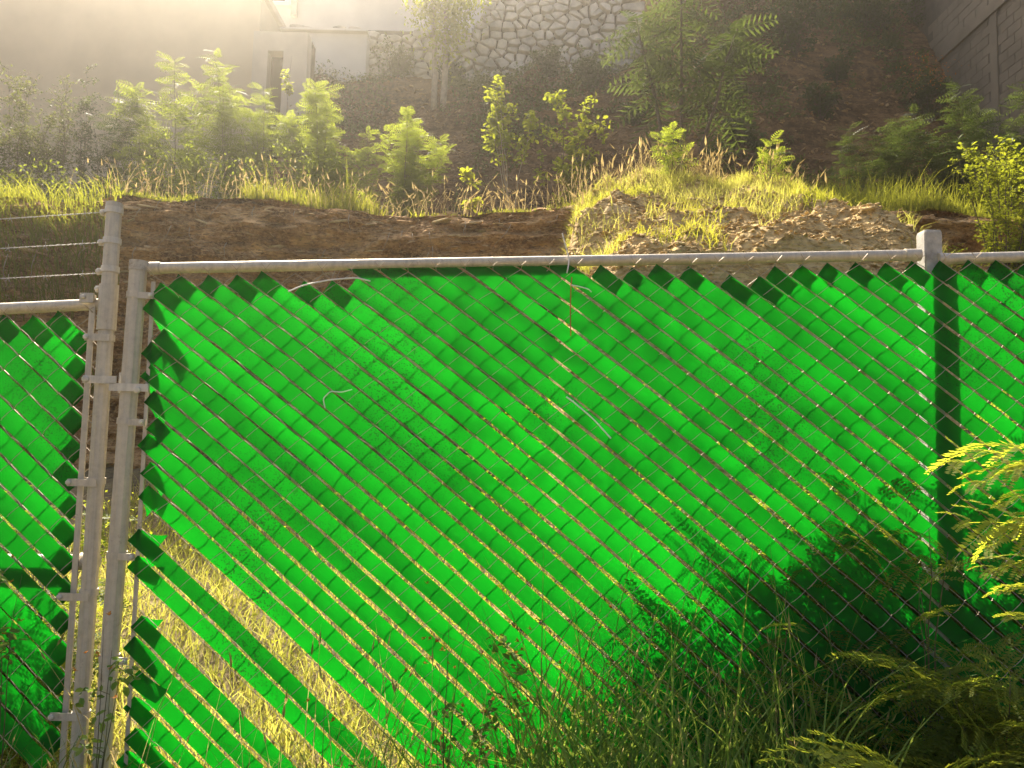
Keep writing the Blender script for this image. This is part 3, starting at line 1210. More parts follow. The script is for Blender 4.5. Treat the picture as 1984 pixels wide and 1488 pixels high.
def make_houses():
    Y = 17.0
    xr = at(500, 120, Y)[0]
    root = thing('beige_building', 'plain beige plastered building filling the upper left corner', 'building', (xr - 4, Y, 4))
    inv = np.array([xr - 4, Y, 4.0])
    mb = MB()
    mb.box(np.array([xr - 6, Y + 3, 7.55]) - inv, (12, 6, 7.7))
    mb.build('wall', M['plaster'], root)
    mb = MB()
    mb.box(np.array([xr - 6, Y + 3, 11.48]) - inv, (12.2, 6.2, 0.16))
    mb.build('roof_slab', M['grey_render'], root)
    # low annex with a dark doorway beside it
    Y2 = 16.2
    a, b = at(492, 60, Y2), at(590, 215, Y2)
    root = thing('concrete_annex', 'small pale annex with a dark doorway beside the beige building', 'building', (a[0], Y2, b[2] - 1.5))
    inv = np.array([a[0], Y2, b[2] - 1.5])
    d0, d1 = at(519, 98, Y2), at(543, 215, Y2)
    mb = MB()
    zt, zb_ = a[2], b[2] - 1.5
    for (x0_, x1_, z0_, z1_) in ((a[0], d0[0], zb_, d0[2]), (d1[0], b[0], zb_, d0[2]), (a[0], b[0], d0[2], zt)):
        mb.box(np.array([(x0_ + x1_) / 2, Y2 + 0.15, (z0_ + z1_) / 2]) - inv, (x1_ - x0_, 0.3, z1_ - z0_))
    mb.build('wall', M['grey_render'], root)
    mb = MB()
    mb.box(np.array([(a[0] + b[0]) / 2, Y2 + 0.5, (zt + zb_) / 2]) - inv, (b[0] - a[0] - 0.02, 0.36, zt - zb_ - 0.02))
    mb.build('doorway', M['dark'], root)
    # white house above the stone wall
    Y3 = 20.5
    a, b = at(494, -130, Y3), at(985, 62, Y3)
    root = thing('white_house', 'hazy white house with a small window above the stone wall', 'house', ((a[0] + b[0]) / 2, Y3, b[2] - 1.2))
    inv = np.array([(a[0] + b[0]) / 2, Y3, b[2] - 1.2])
    mb = MB()
    mb.box(np.array([(a[0] + b[0]) / 2, Y3 + 2, (a[2] + b[2] - 1.2) / 2]) - inv, (b[0] - a[0], 4, a[2] - b[2] + 1.2))
    mb.build('wall', M['white_plaster'], root)
    w0, w1 = at(519, -62, Y3), at(556, 7, Y3)
    wc = np.array([(w0[0] + w1[0]) / 2, Y3 - 0.03, (w0[2] + w1[2]) / 2]) - inv
    ww, wh = w1[0] - w0[0], w0[2] - w1[2]
    wf = MB()
    for dx, dz, sx, sz in ((-ww / 2, 0, 0.07, wh + 0.07), (ww / 2, 0, 0.07, wh + 0.07), (0, wh / 2, ww - 0.07, 0.07), (0, -wh / 2, ww - 0.07, 0.07)):
        wf.box(wc + [dx, 0, dz], (sx, 0.10, sz))
    win = wf.build('window', M['frame_white'], root)
    mb = MB()
    mb.box(wc + [0, 0.01, 0], (ww - 0.07, 0.03, wh - 0.07))
    mb.build('pane', M['glass'], win)
    mb = MB()
    mb.box(wc + [0, -0.04, -wh / 2 - 0.10], (ww + 0.3, 0.2, 0.08))
    mb.build('sill', M['white_plaster'], win)
    p0 = at(572, 36, Y3)
    mb = MB()
    mb.box(np.array([p0[0], Y3 - 0.12, (a[2] + p0[2]) / 2]) - inv, (0.15, 0.15, a[2] - p0[2]))
    mb.build('downpipe', M['grey_render'], root)
    # rendered apron wall between annex and stone wall
    Y4 = 17.6
    a, b = at(545, 62, Y4), at(706, 190, Y4)
    root = thing('rendered_wall', 'washed-out pale rendered wall below the white house', 'wall', (a[0], Y4, b[2] - 1))
    inv = np.array([a[0], Y4, b[2] - 1.0])
    mb = MB()
    mb.box(np.array([(a[0] + b[0]) / 2, Y4 + 0.2, (a[2] + b[2] - 1) / 2]) - inv, (b[0] - a[0], 0.4, a[2] - b[2] + 1))
    mb.build('wall', M['white_plaster'], root)
    mb = MB()
    mb.box(np.array([(a[0] + b[0]) / 2, Y4 + 0.12, a[2] + 0.05]) - inv, (b[0] - a[0] + 0.04, 0.44, 0.05))
    mb.build('coping', M['white_plaster'], root)


make_houses()


# ------------------------------------------------------------------ vegetation helpers
def basis(D, roll=None, rng=None):
    """rotation matrices whose x axis follows D and whose z axis points up as far as it can"""
    D = D / (np.linalg.norm(D, axis=1)[:, None] + 1e-9)
    up = np.tile([0.0, 0, 1], (len(D), 1))
    Yv = np.cross(up, D)
    bad = np.linalg.norm(Yv, axis=1) < 1e-3
    Yv[bad] = [0, 1, 0]
    Yv /= np.linalg.norm(Yv, axis=1)[:, None]
    Zv = np.cross(D, Yv)
    if roll is not None:
        c, s = np.cos(roll)[:, None], np.sin(roll)[:, None]
        Yv, Zv = Yv * c + Zv * s, Zv * c - Yv * s
    return np.stack([D, Yv, Zv], -1)


def inst(mb, V, F, R, S, P, tint, tv=None):
    """N copies of template (V,F) into mb"""
    n, k = len(P), len(V)
    W = np.einsum('nij,kj->nki', R, V) * np.asarray(S).reshape(-1, 1, 1) + P[:, None]
    T = np.repeat(np.asarray(tint)[:, None], k, 1)
    if tv is not None:
        T = T + tv[None]
    fs = [(f[None] + (np.arange(n) * k)[:, None, None]).reshape(-1, f.shape[1]) for f in (F if isinstance(F, list) else [F])]
    mb.add(W.reshape(-1, 3), fs, np.clip(T, 0, 1).ravel())


def frond_lo(pairs=7, droop=0.35, seed=0):
    """feather leaf for the middle distance: one narrow blade per leaflet row"""
    r = np.random.default_rng(seed)
    V, F = [], []
    for k in range(pairs):
        t = 0.18 + 0.80 * k / (pairs - 1)
        b = np.array([t, 0, -droop * t * t])
        for s in (-1, 1):
            L = 0.36 * math.sin(math.pi * (0.25 + 0.62 * t)) * r.uniform(0.85, 1.1)
            d = np.array([0.45, s * 0.9, -0.18 + r.normal(0, 0.08)])
            d /= np.linalg.norm(d)
            w = 0.055
            side = np.array([0.9 * 1, -s * 0.45, 0])
            i = len(V)
            V += [b, b + d * L * 0.5 + side * w * 0.55, b + d * L, b + d * L * 0.5 - side * w * 0.55]
            F.append([i, i + 1, i + 2, i + 3])
    i = len(V)
    for t in (0, 0.5, 1):
        V += [[t, -0.006, -droop * t * t], [t, 0.006, -droop * t * t]]
    F += [[i, i + 2, i + 3, i + 1], [i + 2, i + 4, i + 5, i + 3]]
    return np.array(V, float), np.array(F)


def frond_hi(pairs=7, leaflets=13, droop=0.3, seed=0, fl=0.165, fw=0.23):
    """feather leaf seen close: twice divided, every leaflet a small blade"""
    r = np.random.default_rng(seed)
    V, F = [], []

    def leaf(p, d, nrm, L, w):
        d = d / np.linalg.norm(d)
        s = np.cross(nrm, d)
        s /= np.linalg.norm(s) + 1e-9
        i = len(V)
        V.extend([p, p + d * L * 0.45 + s * w, p + d * L, p + d * L * 0.45 - s * w])
        F.append([i, i + 1, i + 2, i + 3])

    def strip(P, w):
        i = len(V)
        for p in P:
            V.extend([p + [0, 0, w], p - [0, 0, w]])
        for k in range(len(P) - 1):
            F.append([i + 2 * k, i + 2 * k + 2, i + 2 * k + 3, i + 2 * k + 1])
    strip([np.array([t, 0, -droop * t * t]) for t in np.linspace(0, 1, 5)], 0.006)
    for k in range(pairs):
        t = 0.15 + 0.83 * k / (pairs - 1)
        b = np.array([t, 0, -droop * t * t])
        for s in (-1, 1):
            L = 0.58 * (0.75 + 0.5 * math.sin(math.pi * t)) * r.uniform(0.85, 1.1)
            az = r.uniform(0.55, 0.8)
            d0 = np.array([az, s * (1 - 0.3 * az), 0.12])
            d0 /= np.linalg.norm(d0)
            dr = r.uniform(0.5, 1.1)
            P = [b + d0 * L * q + np.array([0, 0, -dr * L * q * q * 0.6]) for q in np.linspace(0, 1, leaflets + 1)]
            strip(P[::3], 0.003)
            for q in range(1, leaflets + 1):
                tg = P[q] - P[q - 1]
                tg /= np.linalg.norm(tg)
                sd = np.cross(tg, [0, 0, 1.0])
                sd /= np.linalg.norm(sd)
                nn = np.cross(sd, tg)
                ll = L * fl * (1.0 - 0.55 * abs(q / leaflets - 0.45) ** 1.5) * r.uniform(0.9, 1.1)
                for e in (-1, 1):
                    leaf(P[q], sd * e + tg * 0.45 + nn * r.normal(0.12, 0.12), nn, ll, ll * fw)
    return np.array(V, float), np.array(F)


LEAF_V = np.array([[0, 0, 0], [0.35, 0.26, 0.05], [0.75, 0.22, 0.03], [1, 0, -0.08], [0.75, -0.22, 0.03], [0.35, -0.26, 0.05], [0.5, 0, -0.02]])
LEAF_F = [np.array([[0, 6, 2, 1]]), np.array([[6, 3, 2], [0, 5, 6], [5, 4, 6], [4, 3, 6]])]
QUAD_V = np.array([[0, 0, 0], [0.45, 0.24, 0.04], [1, 0, -0.04], [0.45, -0.24, 0.04]])
QUAD_F = np.array([[0, 1, 2, 3]])
FLO = [frond_lo(7, 0.35, i) for i in range(3)]
FHI = [frond_hi(4, 13, 0.28, i) for i in range(3)]
FBR = [frond_hi(4, 17, 0.35, 10 + i, 0.18, 0.24) for i in range(3)]


def stems(mb, base, n, height, spread, rng, r0=0.012, lean=(0, 0), up=1.0, segs=7, minh=0.55):
    """curved tapering stems; returns list of (points)"""
    out = []
    for k in range(n):
        az = rng.uniform(0, 6.28)
        sp = spread * rng.uniform(0.15, 1.0) ** 0.7
        h = height * rng.uniform(minh, 1.0) if k else height
        if k == 0:
            sp *= 0.25
        t = np.linspace(0, 1, segs)
        wob = rng.normal(0, 0.03 * height, (segs, 2)).cumsum(0) * 0.35
        P = np.stack([base[0] + (math.cos(az) * sp + lean[0]) * t ** 1.3 + wob[:, 0] * t,
                      base[1] + (math.sin(az) * sp + lean[1]) * t ** 1.3 + wob[:, 1] * t,
                      base[2] - 0.04 + h * t ** (0.9 * up)], -1)
        mb.tube(P, r0 * (1 - 0.8 * t) * rng.uniform(0.7, 1), 5)
        out.append(P)
    return out


def along(P, t):
    i = np.linspace(0, 1, len(P))
    return np.stack([np.interp(t, i, P[:, k]) for k in range(3)], -1)


def feathery(label, cat, base, height, spread, nstem, nfrond, flen, mat, seed, name='feathery_shrub', hi=False, lean=(0, 0),
             tmin=0.25, elev=(0.0, 0.7), bark='bark', group=None, r0=0.012, toward=None, tint=(0.5, 0.2)):
    rng = np.random.default_rng(seed)
    base = np.asarray(base, float)
    root = thing(name, label, cat, base, group)
    mb = MB()
    S = stems(mb, (0, 0, 0), nstem, height, spread, rng, r0, lean)
    mb.build('trunk' if 'tree' in name else 'stems', M[bark], root, smooth=True)
    mb = MB()
    tmpl = FHI if hi else FLO
    fine = not hi and 'tree' not in name and flen > 0.3
    if fine:
        flen, nfrond = flen * 0.66, nfrond * 2.0
    per = [int(nfrond * (1.0 if hi else 1.6)) // 3] * 3
    for q in range(3):
        n = per[q]
        si = rng.integers(0, len(S), n)
        tt = tmin + (1 - tmin) * rng.random(n) ** 0.75
        P = np.array([along(S[a], b) for a, b in zip(si, tt)])
        az = rng.uniform(0, 6.28, n)
        if toward is not None:
            az = rng.normal(toward, 0.9, n)
        el = rng.uniform(elev[0], elev[1], n)
        D = np.stack([np.cos(az) * np.cos(el), np.sin(az) * np.cos(el), np.sin(el)], -1)
        R = basis(D, rng.normal(0, 0.35, n))
        sz = flen * rng.uniform(0.6, 1.1, n) * (1.05 - 0.35 * tt)
        inst(mb, tmpl[q][0], tmpl[q][1], R, sz, P, rng.normal(tint[0], tint[1], n))
    mb.build('crown' if 'tree' in name else 'foliage', M[mat], root)
    return root


def leafy(label, cat, base, height, spread, nstem, nleaf, lsize, mat, seed, name='leafy_shrub', lean=(0, 0), tmin=0.35, bark='bark',
          clump=0.12, group=None, r0=0.012, minh=0.55, tint=(0.5, 0.25), small=False, offs=None):
    rng = np.random.default_rng(seed)
    base = np.asarray(base, float)
    root = thing(name, label, cat, base, group)
    mb = MB()
    S = stems(mb, (0, 0, 0), nstem, height, spread, rng, r0, lean, minh=minh)
    ntw = max(6, nleaf // 22)
    ends = []
    for k in range(ntw):                     # side twigs carry the leaves
        P = S[rng.integers(0, len(S))]
        p = along(P, tmin + (1 - tmin) * rng.random() ** 0.8)
        d = rng.normal(0, 1, 3)
        d[2] = abs(d[2]) * 0.7 + 0.1
        d /= np.linalg.norm(d)
        e = p + d * clump * rng.uniform(0.8, 2.0)
        mb.tube([p, (p + e) / 2 + [0, 0, 0.01], e], [r0 * 0.3, r0 * 0.22, r0 * 0.1], 4)
        ends.append((p, e))
    mb.build('trunk' if 'tree' in name else 'stems', M[bark], root, smooth=True)
    mb = MB()
    n = nleaf
    ei = rng.integers(0, ntw, n)
    u = rng.random(n) ** 0.6
    A = np.array([ends[i][0] for i in ei])
    B = np.array([ends[i][1] for i in ei])
    P = A + (B - A) * u[:, None] + rng.normal(0, clump * 0.28, (n, 3))
    D = rng.normal(0, 1, (n, 3))
    D[:, 2] = D[:, 2] * 0.5 - 0.1
    R = basis(D, rng.normal(0, 0.5, n))
    tn = np.array([rng.normal(tint[0], tint[1] * 0.6) for _ in range(ntw)])[ei] + rng.normal(0, tint[1] * 0.6, n)
    if small:
        inst(mb, QUAD_V, QUAD_F, R, lsize * rng.uniform(0.6, 1.2, n), P, tn)
    else:
        inst(mb, LEAF_V, LEAF_F, R, lsize * rng.uniform(0.6, 1.2, n), P, tn)
    mb.build('crown' if 'tree' in name else 'foliage', M[mat], root)
    return root


def blades(mb, P, H, Wd, bend, rng, tint, segs=3, az=None):
    n = len(P)
    az = rng.uniform(0, 6.28, n) if az is None else az
    d = np.stack([np.cos(az), np.sin(az), np.zeros(n)], -1)
    fa = rng.uniform(0, 3.14, n)
    sd = np.stack([np.cos(fa), np.sin(fa) * 0.6, np.zeros(n)], -1)
    ts = np.linspace(0, 1, segs + 1)
    W = []
    for t in ts:
        c = P + d * (H * bend * t ** 2)[:, None] + np.array([0, 0, 1.0]) * (H * (t - 0.45 * bend * t ** 2.4))[:, None]
        w = (Wd * (1 - t ** 1.6) + 0.0004)[:, None] * 0.5
        W += [c - sd * w, c + sd * w]
    V = np.stack(W, 1)                       # n, 2(segs+1), 3
    k = 2 * (segs + 1)
    f = np.array([[2 * i, 2 * i + 1, 2 * i + 3, 2 * i + 2] for i in range(segs)])
    F = (f[None] + (np.arange(n) * k)[:, None, None]).reshape(-1, 4)
    mb.add(V.reshape(-1, 3), F, np.clip(np.repeat(tint, k), 0, 1))


SEED_V = np.array([[0, 0, 0], [0.3, 0.09, 0], [1, 0, 0], [0.3, -0.09, 0], [0.3, 0, 0.09], [0.3, 0, -0.09]])
SEED_F = np.array([[0, 1, 2, 3], [0, 4, 2, 5]])


def seedgrass(mbs, mbh, P, H, rng, bend=0.25, head=0.10):
    n = len(P)
    az = rng.uniform(0, 6.28, n)
    bd = bend * rng.uniform(0.2, 1.2, n)
    blades(mbs, P, H, np.full(n, 0.005), bd, rng, rng.uniform(0.4, 1, n), 3, az)
    tip = P + np.stack([np.cos(az), np.sin(az), np.zeros(n)], -1) * (H * bd)[:, None] * 0.85 + np.array([0, 0, 1.0]) * (H * (0.93 - 0.45 * bd))[:, None]
    D = np.stack([np.cos(az) * bd * 1.6, np.sin(az) * bd * 1.6, 1 - 0.6 * bd], -1)
    inst(mbh, SEED_V, SEED_F, basis(D), head * rng.uniform(0.6, 1.2, n), tip - D * 0.02, rng.uniform(0, 1, n))


def tpoint(px, Y, dz=0.0):
    X = at(px, 400, Y)[0]
    return np.array([X, Y, float(terrace(X, Y)) + dz])


def hgt(px, py, base):
    """height above base that reaches photo row py at the base's distance"""
    return at(px, py, base[1])[2] - base[2]


# ------------------------------------------------------------------ plants on the terrace above the bank
def terrace_plants():
    def F(px, Y, top, *a, **k):
        b = tpoint(px, Y)
        return b, hgt(px, top, b)
    b, h = F(18, 11.3, 128)
    leafy('dark small-leaved shrub with upright twigs at the far left edge of the terrace', 'shrub', b, h, 0.75, 9, 5200, 0.055, 'dusty', 1, clump=0.16, tmin=0.1, small=True)
    b, h = F(112, 11.6, 190)
    leafy('low dusty shrub on the terrace between the far left shrub and the dark spire', 'shrub', b, h, 0.8, 9, 4600, 0.05, 'dusty', 2, clump=0.16, tmin=0.08, small=True)
    b, h = F(158, 12.2, 128)
    leafy('narrow dark spire-shaped shrub against the beige building', 'shrub', b, h, 0.28, 5, 2200, 0.055, 'feather_dark', 3, clump=0.11, tmin=0.2, small=True)
    b, h = F(205, 11.7, 168)
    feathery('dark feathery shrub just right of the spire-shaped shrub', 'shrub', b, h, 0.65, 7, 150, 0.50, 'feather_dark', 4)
    b, h = F(262, 10.9, 268)
    feathery('low shrub with pale feathery leaves at the terrace edge left of centre', 'shrub', b, h, 0.45, 6, 100, 0.34, 'feather', 5)
    b, h = F(338, 11.8, 104)
    feathery('tallest feathery shrub on the terrace before the beige wall', 'shrub', b, h, 0.95, 8, 260, 0.62, 'feather', 6, tint=(0.6, 0.25))
    b, h = F(440, 12.1, 128)
    feathery('dense grey-green feathery shrub right of the tallest terrace shrub', 'shrub', b, h, 0.75, 9, 260, 0.52, 'feather', 7, tint=(0.35, 0.2))
    b, h = F(505, 11.6, 150)
    feathery('slender bright feathery shrub before the dark doorway', 'shrub', b, h, 0.5, 5, 130, 0.46, 'feather', 8, tint=(0.6, 0.2))
    b, h = F(552, 12.9, 96)
    leafy('thin sapling with glinting leaves in front of the dark doorway', 'sapling', b, h, 0.15, 2, 190, 0.09, 'broad', 9, clump=0.09, r0=0.01, tmin=0.4)
    b, h = F(618, 11.3, 172)
    feathery('bright yellow-green bushy shrub right of the dark doorway', 'shrub', b, h, 0.80, 10, 330, 0.50, 'feather', 10, tint=(0.75, 0.2))
    b, h = F(690, 11.7, 250)
    feathery('pale sunlit shrub between the bright bushy shrub and the rounded one', 'shrub', b, h, 0.45, 6, 120, 0.42, 'feather', 11, tint=(0.65, 0.2))
    b, h = F(782, 11.0, 240)
    feathery('rounded yellow-green feathery shrub left of the two broad-leaved saplings', 'shrub', b, h, 0.62, 9, 260, 0.44, 'feather', 12, tint=(0.75, 0.2))
    # broad-leaved saplings
    b, h = F(992, 11.3, 180)
    leafy('broad-leaved sapling with a bent pale trunk, left of a pair', 'sapling', b, h, 0.62, 5, 1000, 0.085, 'broad', 33, clump=0.13, bark='palebark', tmin=0.6, minh=0.8, lean=(-0.15, 0))
    b, h = F(1092, 11.1, 188)
    leafy('broad-leaved yellow-green sapling beside the left flank of the mound', 'sapling', b, h, 0.50, 8, 1700, 0.080, 'broad', 34, clump=0.13, bark='bark', tmin=0.2, lean=(0.18, 0), minh=0.5)
    b, h = F(912, 9.5, 312)
    leafy('small yellowing sapling at the terrace edge left of the pair of saplings', 'sapling', b, h, 0.22, 4, 210, 0.075, 'broad', 35, clump=0.08, r0=0.008, tint=(0.85, 0.15))
    # right of the mound
    b, h = F(1765, 11.2, 215)
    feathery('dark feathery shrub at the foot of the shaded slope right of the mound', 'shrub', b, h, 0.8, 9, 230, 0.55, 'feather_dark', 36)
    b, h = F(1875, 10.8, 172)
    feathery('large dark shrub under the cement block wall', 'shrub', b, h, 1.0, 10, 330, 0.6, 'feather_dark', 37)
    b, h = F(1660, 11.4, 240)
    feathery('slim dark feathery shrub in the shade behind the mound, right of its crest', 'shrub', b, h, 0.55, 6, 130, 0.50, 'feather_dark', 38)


terrace_plants()


def mound_plants():
    for px, top, Y, hw, lab, nf, sd in ((1302, 236, 8.0, 0.20, 'small round-leaved green bush on top of the mound, among seeding grass', 60, 41),
                                        (1492, 262, 7.9, 0.14, 'small upright feathery seedling on the right of the mound top', 34, 42)):
        X = at(px, 300, Y)[0]
        b = np.array([X, Y, float(mound_z(X, Y))])
        feathery(lab, 'seedling', b, hgt(px, top, b), hw, 4, nf, 0.24, 'feather', sd, name='seedling', r0=0.007, tint=(0.8, 0.15))
    # bright upright bush right of the mound, nearer
    b = np.array([at(1945, 400, 7.6)[0], 7.6, float(terrace(at(1945, 400, 7.6)[0], 9)) - 1.6])
    leafy('bright yellow-green bush with upright wands at the right edge behind the fence', 'bush', b, hgt(1945, 282, b), 0.55, 16, 9000, 0.040, 'broad', 43,
          name='upright_bush', clump=0.07, tmin=0.12, minh=0.6, small=True, tint=(0.55, 0.2))
    b = np.array([at(1955, 300, 9.3)[0], 9.3, float(terrace(at(1955, 300, 9.3)[0], 9.3))])
    leafy('sunlit leafy shrub behind the bright upright bush below the block wall', 'shrub', b, hgt(1955, 262, b), 0.6, 8, 1500, 0.075, 'broad', 44, clump=0.14, tmin=0.3, tint=(0.5, 0.2))
    b = np.array([at(1780, 470, 8.2)[0], 8.2, 2.9])
    leafy('low leafy bush behind the square post at the foot of the mound', 'bush', b, 0.75, 0.6, 10, 2600, 0.055, 'broad', 45, name='low_bush', clump=0.12, tmin=0.1, small=True, tint=(0.4, 0.2))
    b = np.array([at(1340, 545, 6.0)[0], 6.0, 1.55])
    feathery('yellow-green feathery shrub showing just under the top rail before the mound', 'shrub', b, hgt(1340, 512, b), 0.38, 7, 110, 0.30, 'feather', 46, tint=(0.85, 0.15))


mound_plants()


def hill_plants():
    # big feathery tree at the foot of the slope
    X = at(1322, 200, 12.0)[0]
    b = np.array([X, 12.0, float(terrace(X, 12.0)) - 0.1])
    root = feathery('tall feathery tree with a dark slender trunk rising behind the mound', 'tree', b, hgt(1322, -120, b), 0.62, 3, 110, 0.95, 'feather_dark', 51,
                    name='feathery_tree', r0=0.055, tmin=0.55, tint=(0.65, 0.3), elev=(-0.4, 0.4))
    # slim two-stemmed tree before the stone wall
    X = at(850, 150, 16.6)[0]
    b = np.array([X, 16.6, float(hill_z(X, 16.6)) - 0.1])
    h = hgt(850, -60, b)
    root = thing('slim_tree', 'slim tree with two pale trunks in front of the stone wall', 'tree', b)
    mb = MB()
    for dx, ln in ((-0.09, -0.12), (0.10, 0.02)):
        t = np.linspace(0, 1, 8)
        mb.tube(np.stack([dx + ln * t + 0.03 * np.sin(t * 5), 0.05 * np.sin(t * 4 + dx), -0.1 + (h + 0.2) * t], -1), 0.075 * (1 - 0.45 * t), 8)
    mb.build('trunk', M['palebark'], root, smooth=True)
    rng = np.random.default_rng(52)
    mb = MB()
    n = 2600
    cen = np.array([[-0.30, -0.1, h * 0.72], [0.32, -0.2, h * 0.66], [0.0, 0, h * 0.95], [0.55, 0, h * 0.85], [-0.55, 0, h * 0.98], [0.2, -0.2, h * 0.50]])
    ci = rng.integers(0, len(cen), n)
    P = cen[ci] + rng.normal(0, 1, (n, 3)) * [0.24, 0.22, 0.30]
    D = rng.normal(0, 1, (n, 3))
    D[:, 2] -= 0.5
    inst(mb, LEAF_V, LEAF_F, basis(D, rng.normal(0, 0.5, n)), rng.uniform(0.07, 0.13, n), P, rng.normal(0.6, 0.2, n))
    mb.build('crown', M['broad'], root)
    # single bushes on the slope
    def bush(px, py, Y, w, h, lab, sd, mat='feather_dark', n=1500, ls=0.09, kind='leafy'):
        X = at(px, py, Y)[0]
        # slide to where the slope meets the line of sight
        for _ in range(12):
            z = float(hill_z(X, Y))
            zz = at(px, py, Y)[2]
            Y = min(max(Y + (zz - z) * 0.35, 12.3), 20)
            X = at(px, py, Y)[0]
        b = np.array([X, Y, float(hill_z(X, Y)) - 0.05])
        if kind == 'leafy':
            leafy(lab, 'bush', b, h, w, 9, n, ls, mat, sd, name='slope_bush', clump=0.18 * w + 0.06, tmin=0.12, small=True, tint=(0.5, 0.25), group='bushes on the shaded slope')
        else:
            feathery(lab, 'bush', b, h, w, 7, n // 16, 0.55, mat, sd, name='slope_bush', tint=(0.5, 0.25), group='bushes on the shaded slope')
    bush(1420, 170, 15, 0.9, 1.5, 'feathery bush on the slope just right of the tall feathery tree', 60, n=1800, kind='f')
    bush(1150, 175, 16, 0.6, 0.9, 'round dark bush under the right end of the stone wall', 61)
    bush(1065, 150, 16.5, 0.5, 0.6, 'low bush below the middle of the stone wall', 62)
    bush(985, 110, 17, 0.35, 0.7, 'small bush growing against the stone wall right of the slim tree', 63, n=700)
    bush(770, 150, 16.5, 0.6, 0.7, 'brownish bush at the wall foot left of the slim tree', 64, mat='dusty')
    bush(880, 150, 16.5, 0.4, 0.5, 'little bush at the foot of the slim tree', 65, n=700)
    bush(1540, 110, 16, 1.0, 1.3, 'broad dark bush high on the slope, first right of the tall feathery tree', 66, n=2600)
    bush(1680, 70, 17, 1.1, 1.3, 'broad dark bush near the top of the shaded slope', 67, n=2600)
    bush(1790, 60, 17, 0.9, 1.5, 'dark bush close to the top of the cement block wall', 68, n=2400)
    bush(1440, 280, 13.5, 0.7, 0.9, 'spreading bush low on the slope behind the mound crest', 69, kind='f', n=560)
    bush(1590, 230, 14, 0.6, 0.7, 'small bush in the middle of the shaded slope', 70, n=1100)
    bush(1620, 160, 15.5, 0.6, 0.6, 'small bush above the middle of the shaded slope', 71, n=1100)
    bush(1230, 240, 14, 0.4, 0.5, 'tuft-like bush on the slope left of the tall feathery tree', 72, n=600)
    bush(1800, 235, 14.5, 0.7, 1.0, 'dark bush dotted with orange flowers near the block wall', 73, n=1800)
    o = [c for c in COL.objects if c.name.startswith('slope_bush')][-1]
    rng = np.random.default_rng(74)
    mb = MB()
    n = 160
    P = rng.normal(0, 1, (n, 3)) * [0.28, 0.2, 0.16] + [-0.3, -0.45, 0.85]
    inst(mb, QUAD_V, QUAD_F, basis(rng.normal(0, 1, (n, 3))), rng.uniform(0.03, 0.06, n), P, rng.random(n))
    fl = mb.build('flowers', M['flower'], o)
    fl['kind'] = 'stuff'
    # undergrowth nobody could count
    rng = np.random.default_rng(80)
    mb = MB()
    C = []
    while len(C) < 3600:
        x, y = rng.uniform(-5, 9), rng.uniform(12.5, 23)
        m_ = fbm(x * 0.45, y * 0.45, 3.1, 3) + 0.42 * float(sstep(3, 6.5, x)) + 0.28 * float(sstep(14, 17.5, y)) - 0.30
        if m_ > rng.uniform(0, 0.35):
            C.append([x, y, float(hill_z(x, y))])
    C = np.array(C)
    k = 26
    ci = np.repeat(np.arange(len(C)), k)
    n = len(ci)
    rad = rng.uniform(0.12, 0.34, len(C))[ci]
    q = rng.normal(0, 1, (n, 3))
    q[:, 2] = np.abs(q[:, 2])
    q /= np.linalg.norm(q, axis=1)[:, None]
    P = C[ci] + q * (rad * rng.random(n) ** 0.4)[:, None]
    inst(mb, QUAD_V, QUAD_F, basis(rng.normal(0, 1, (n, 3)), rng.normal(0, 0.6, n)), rng.uniform(0.05, 0.12, n), P,
         np.clip(rng.normal(0.45, 0.2, len(C))[ci] + rng.normal(0, 0.15, n), 0, 1))
    o = mb.build('undergrowth', M['dusty'])
    tag(o, 'dark low undergrowth spread in patches over the hillside', 'undergrowth', kind='stuff')


hill_plants()


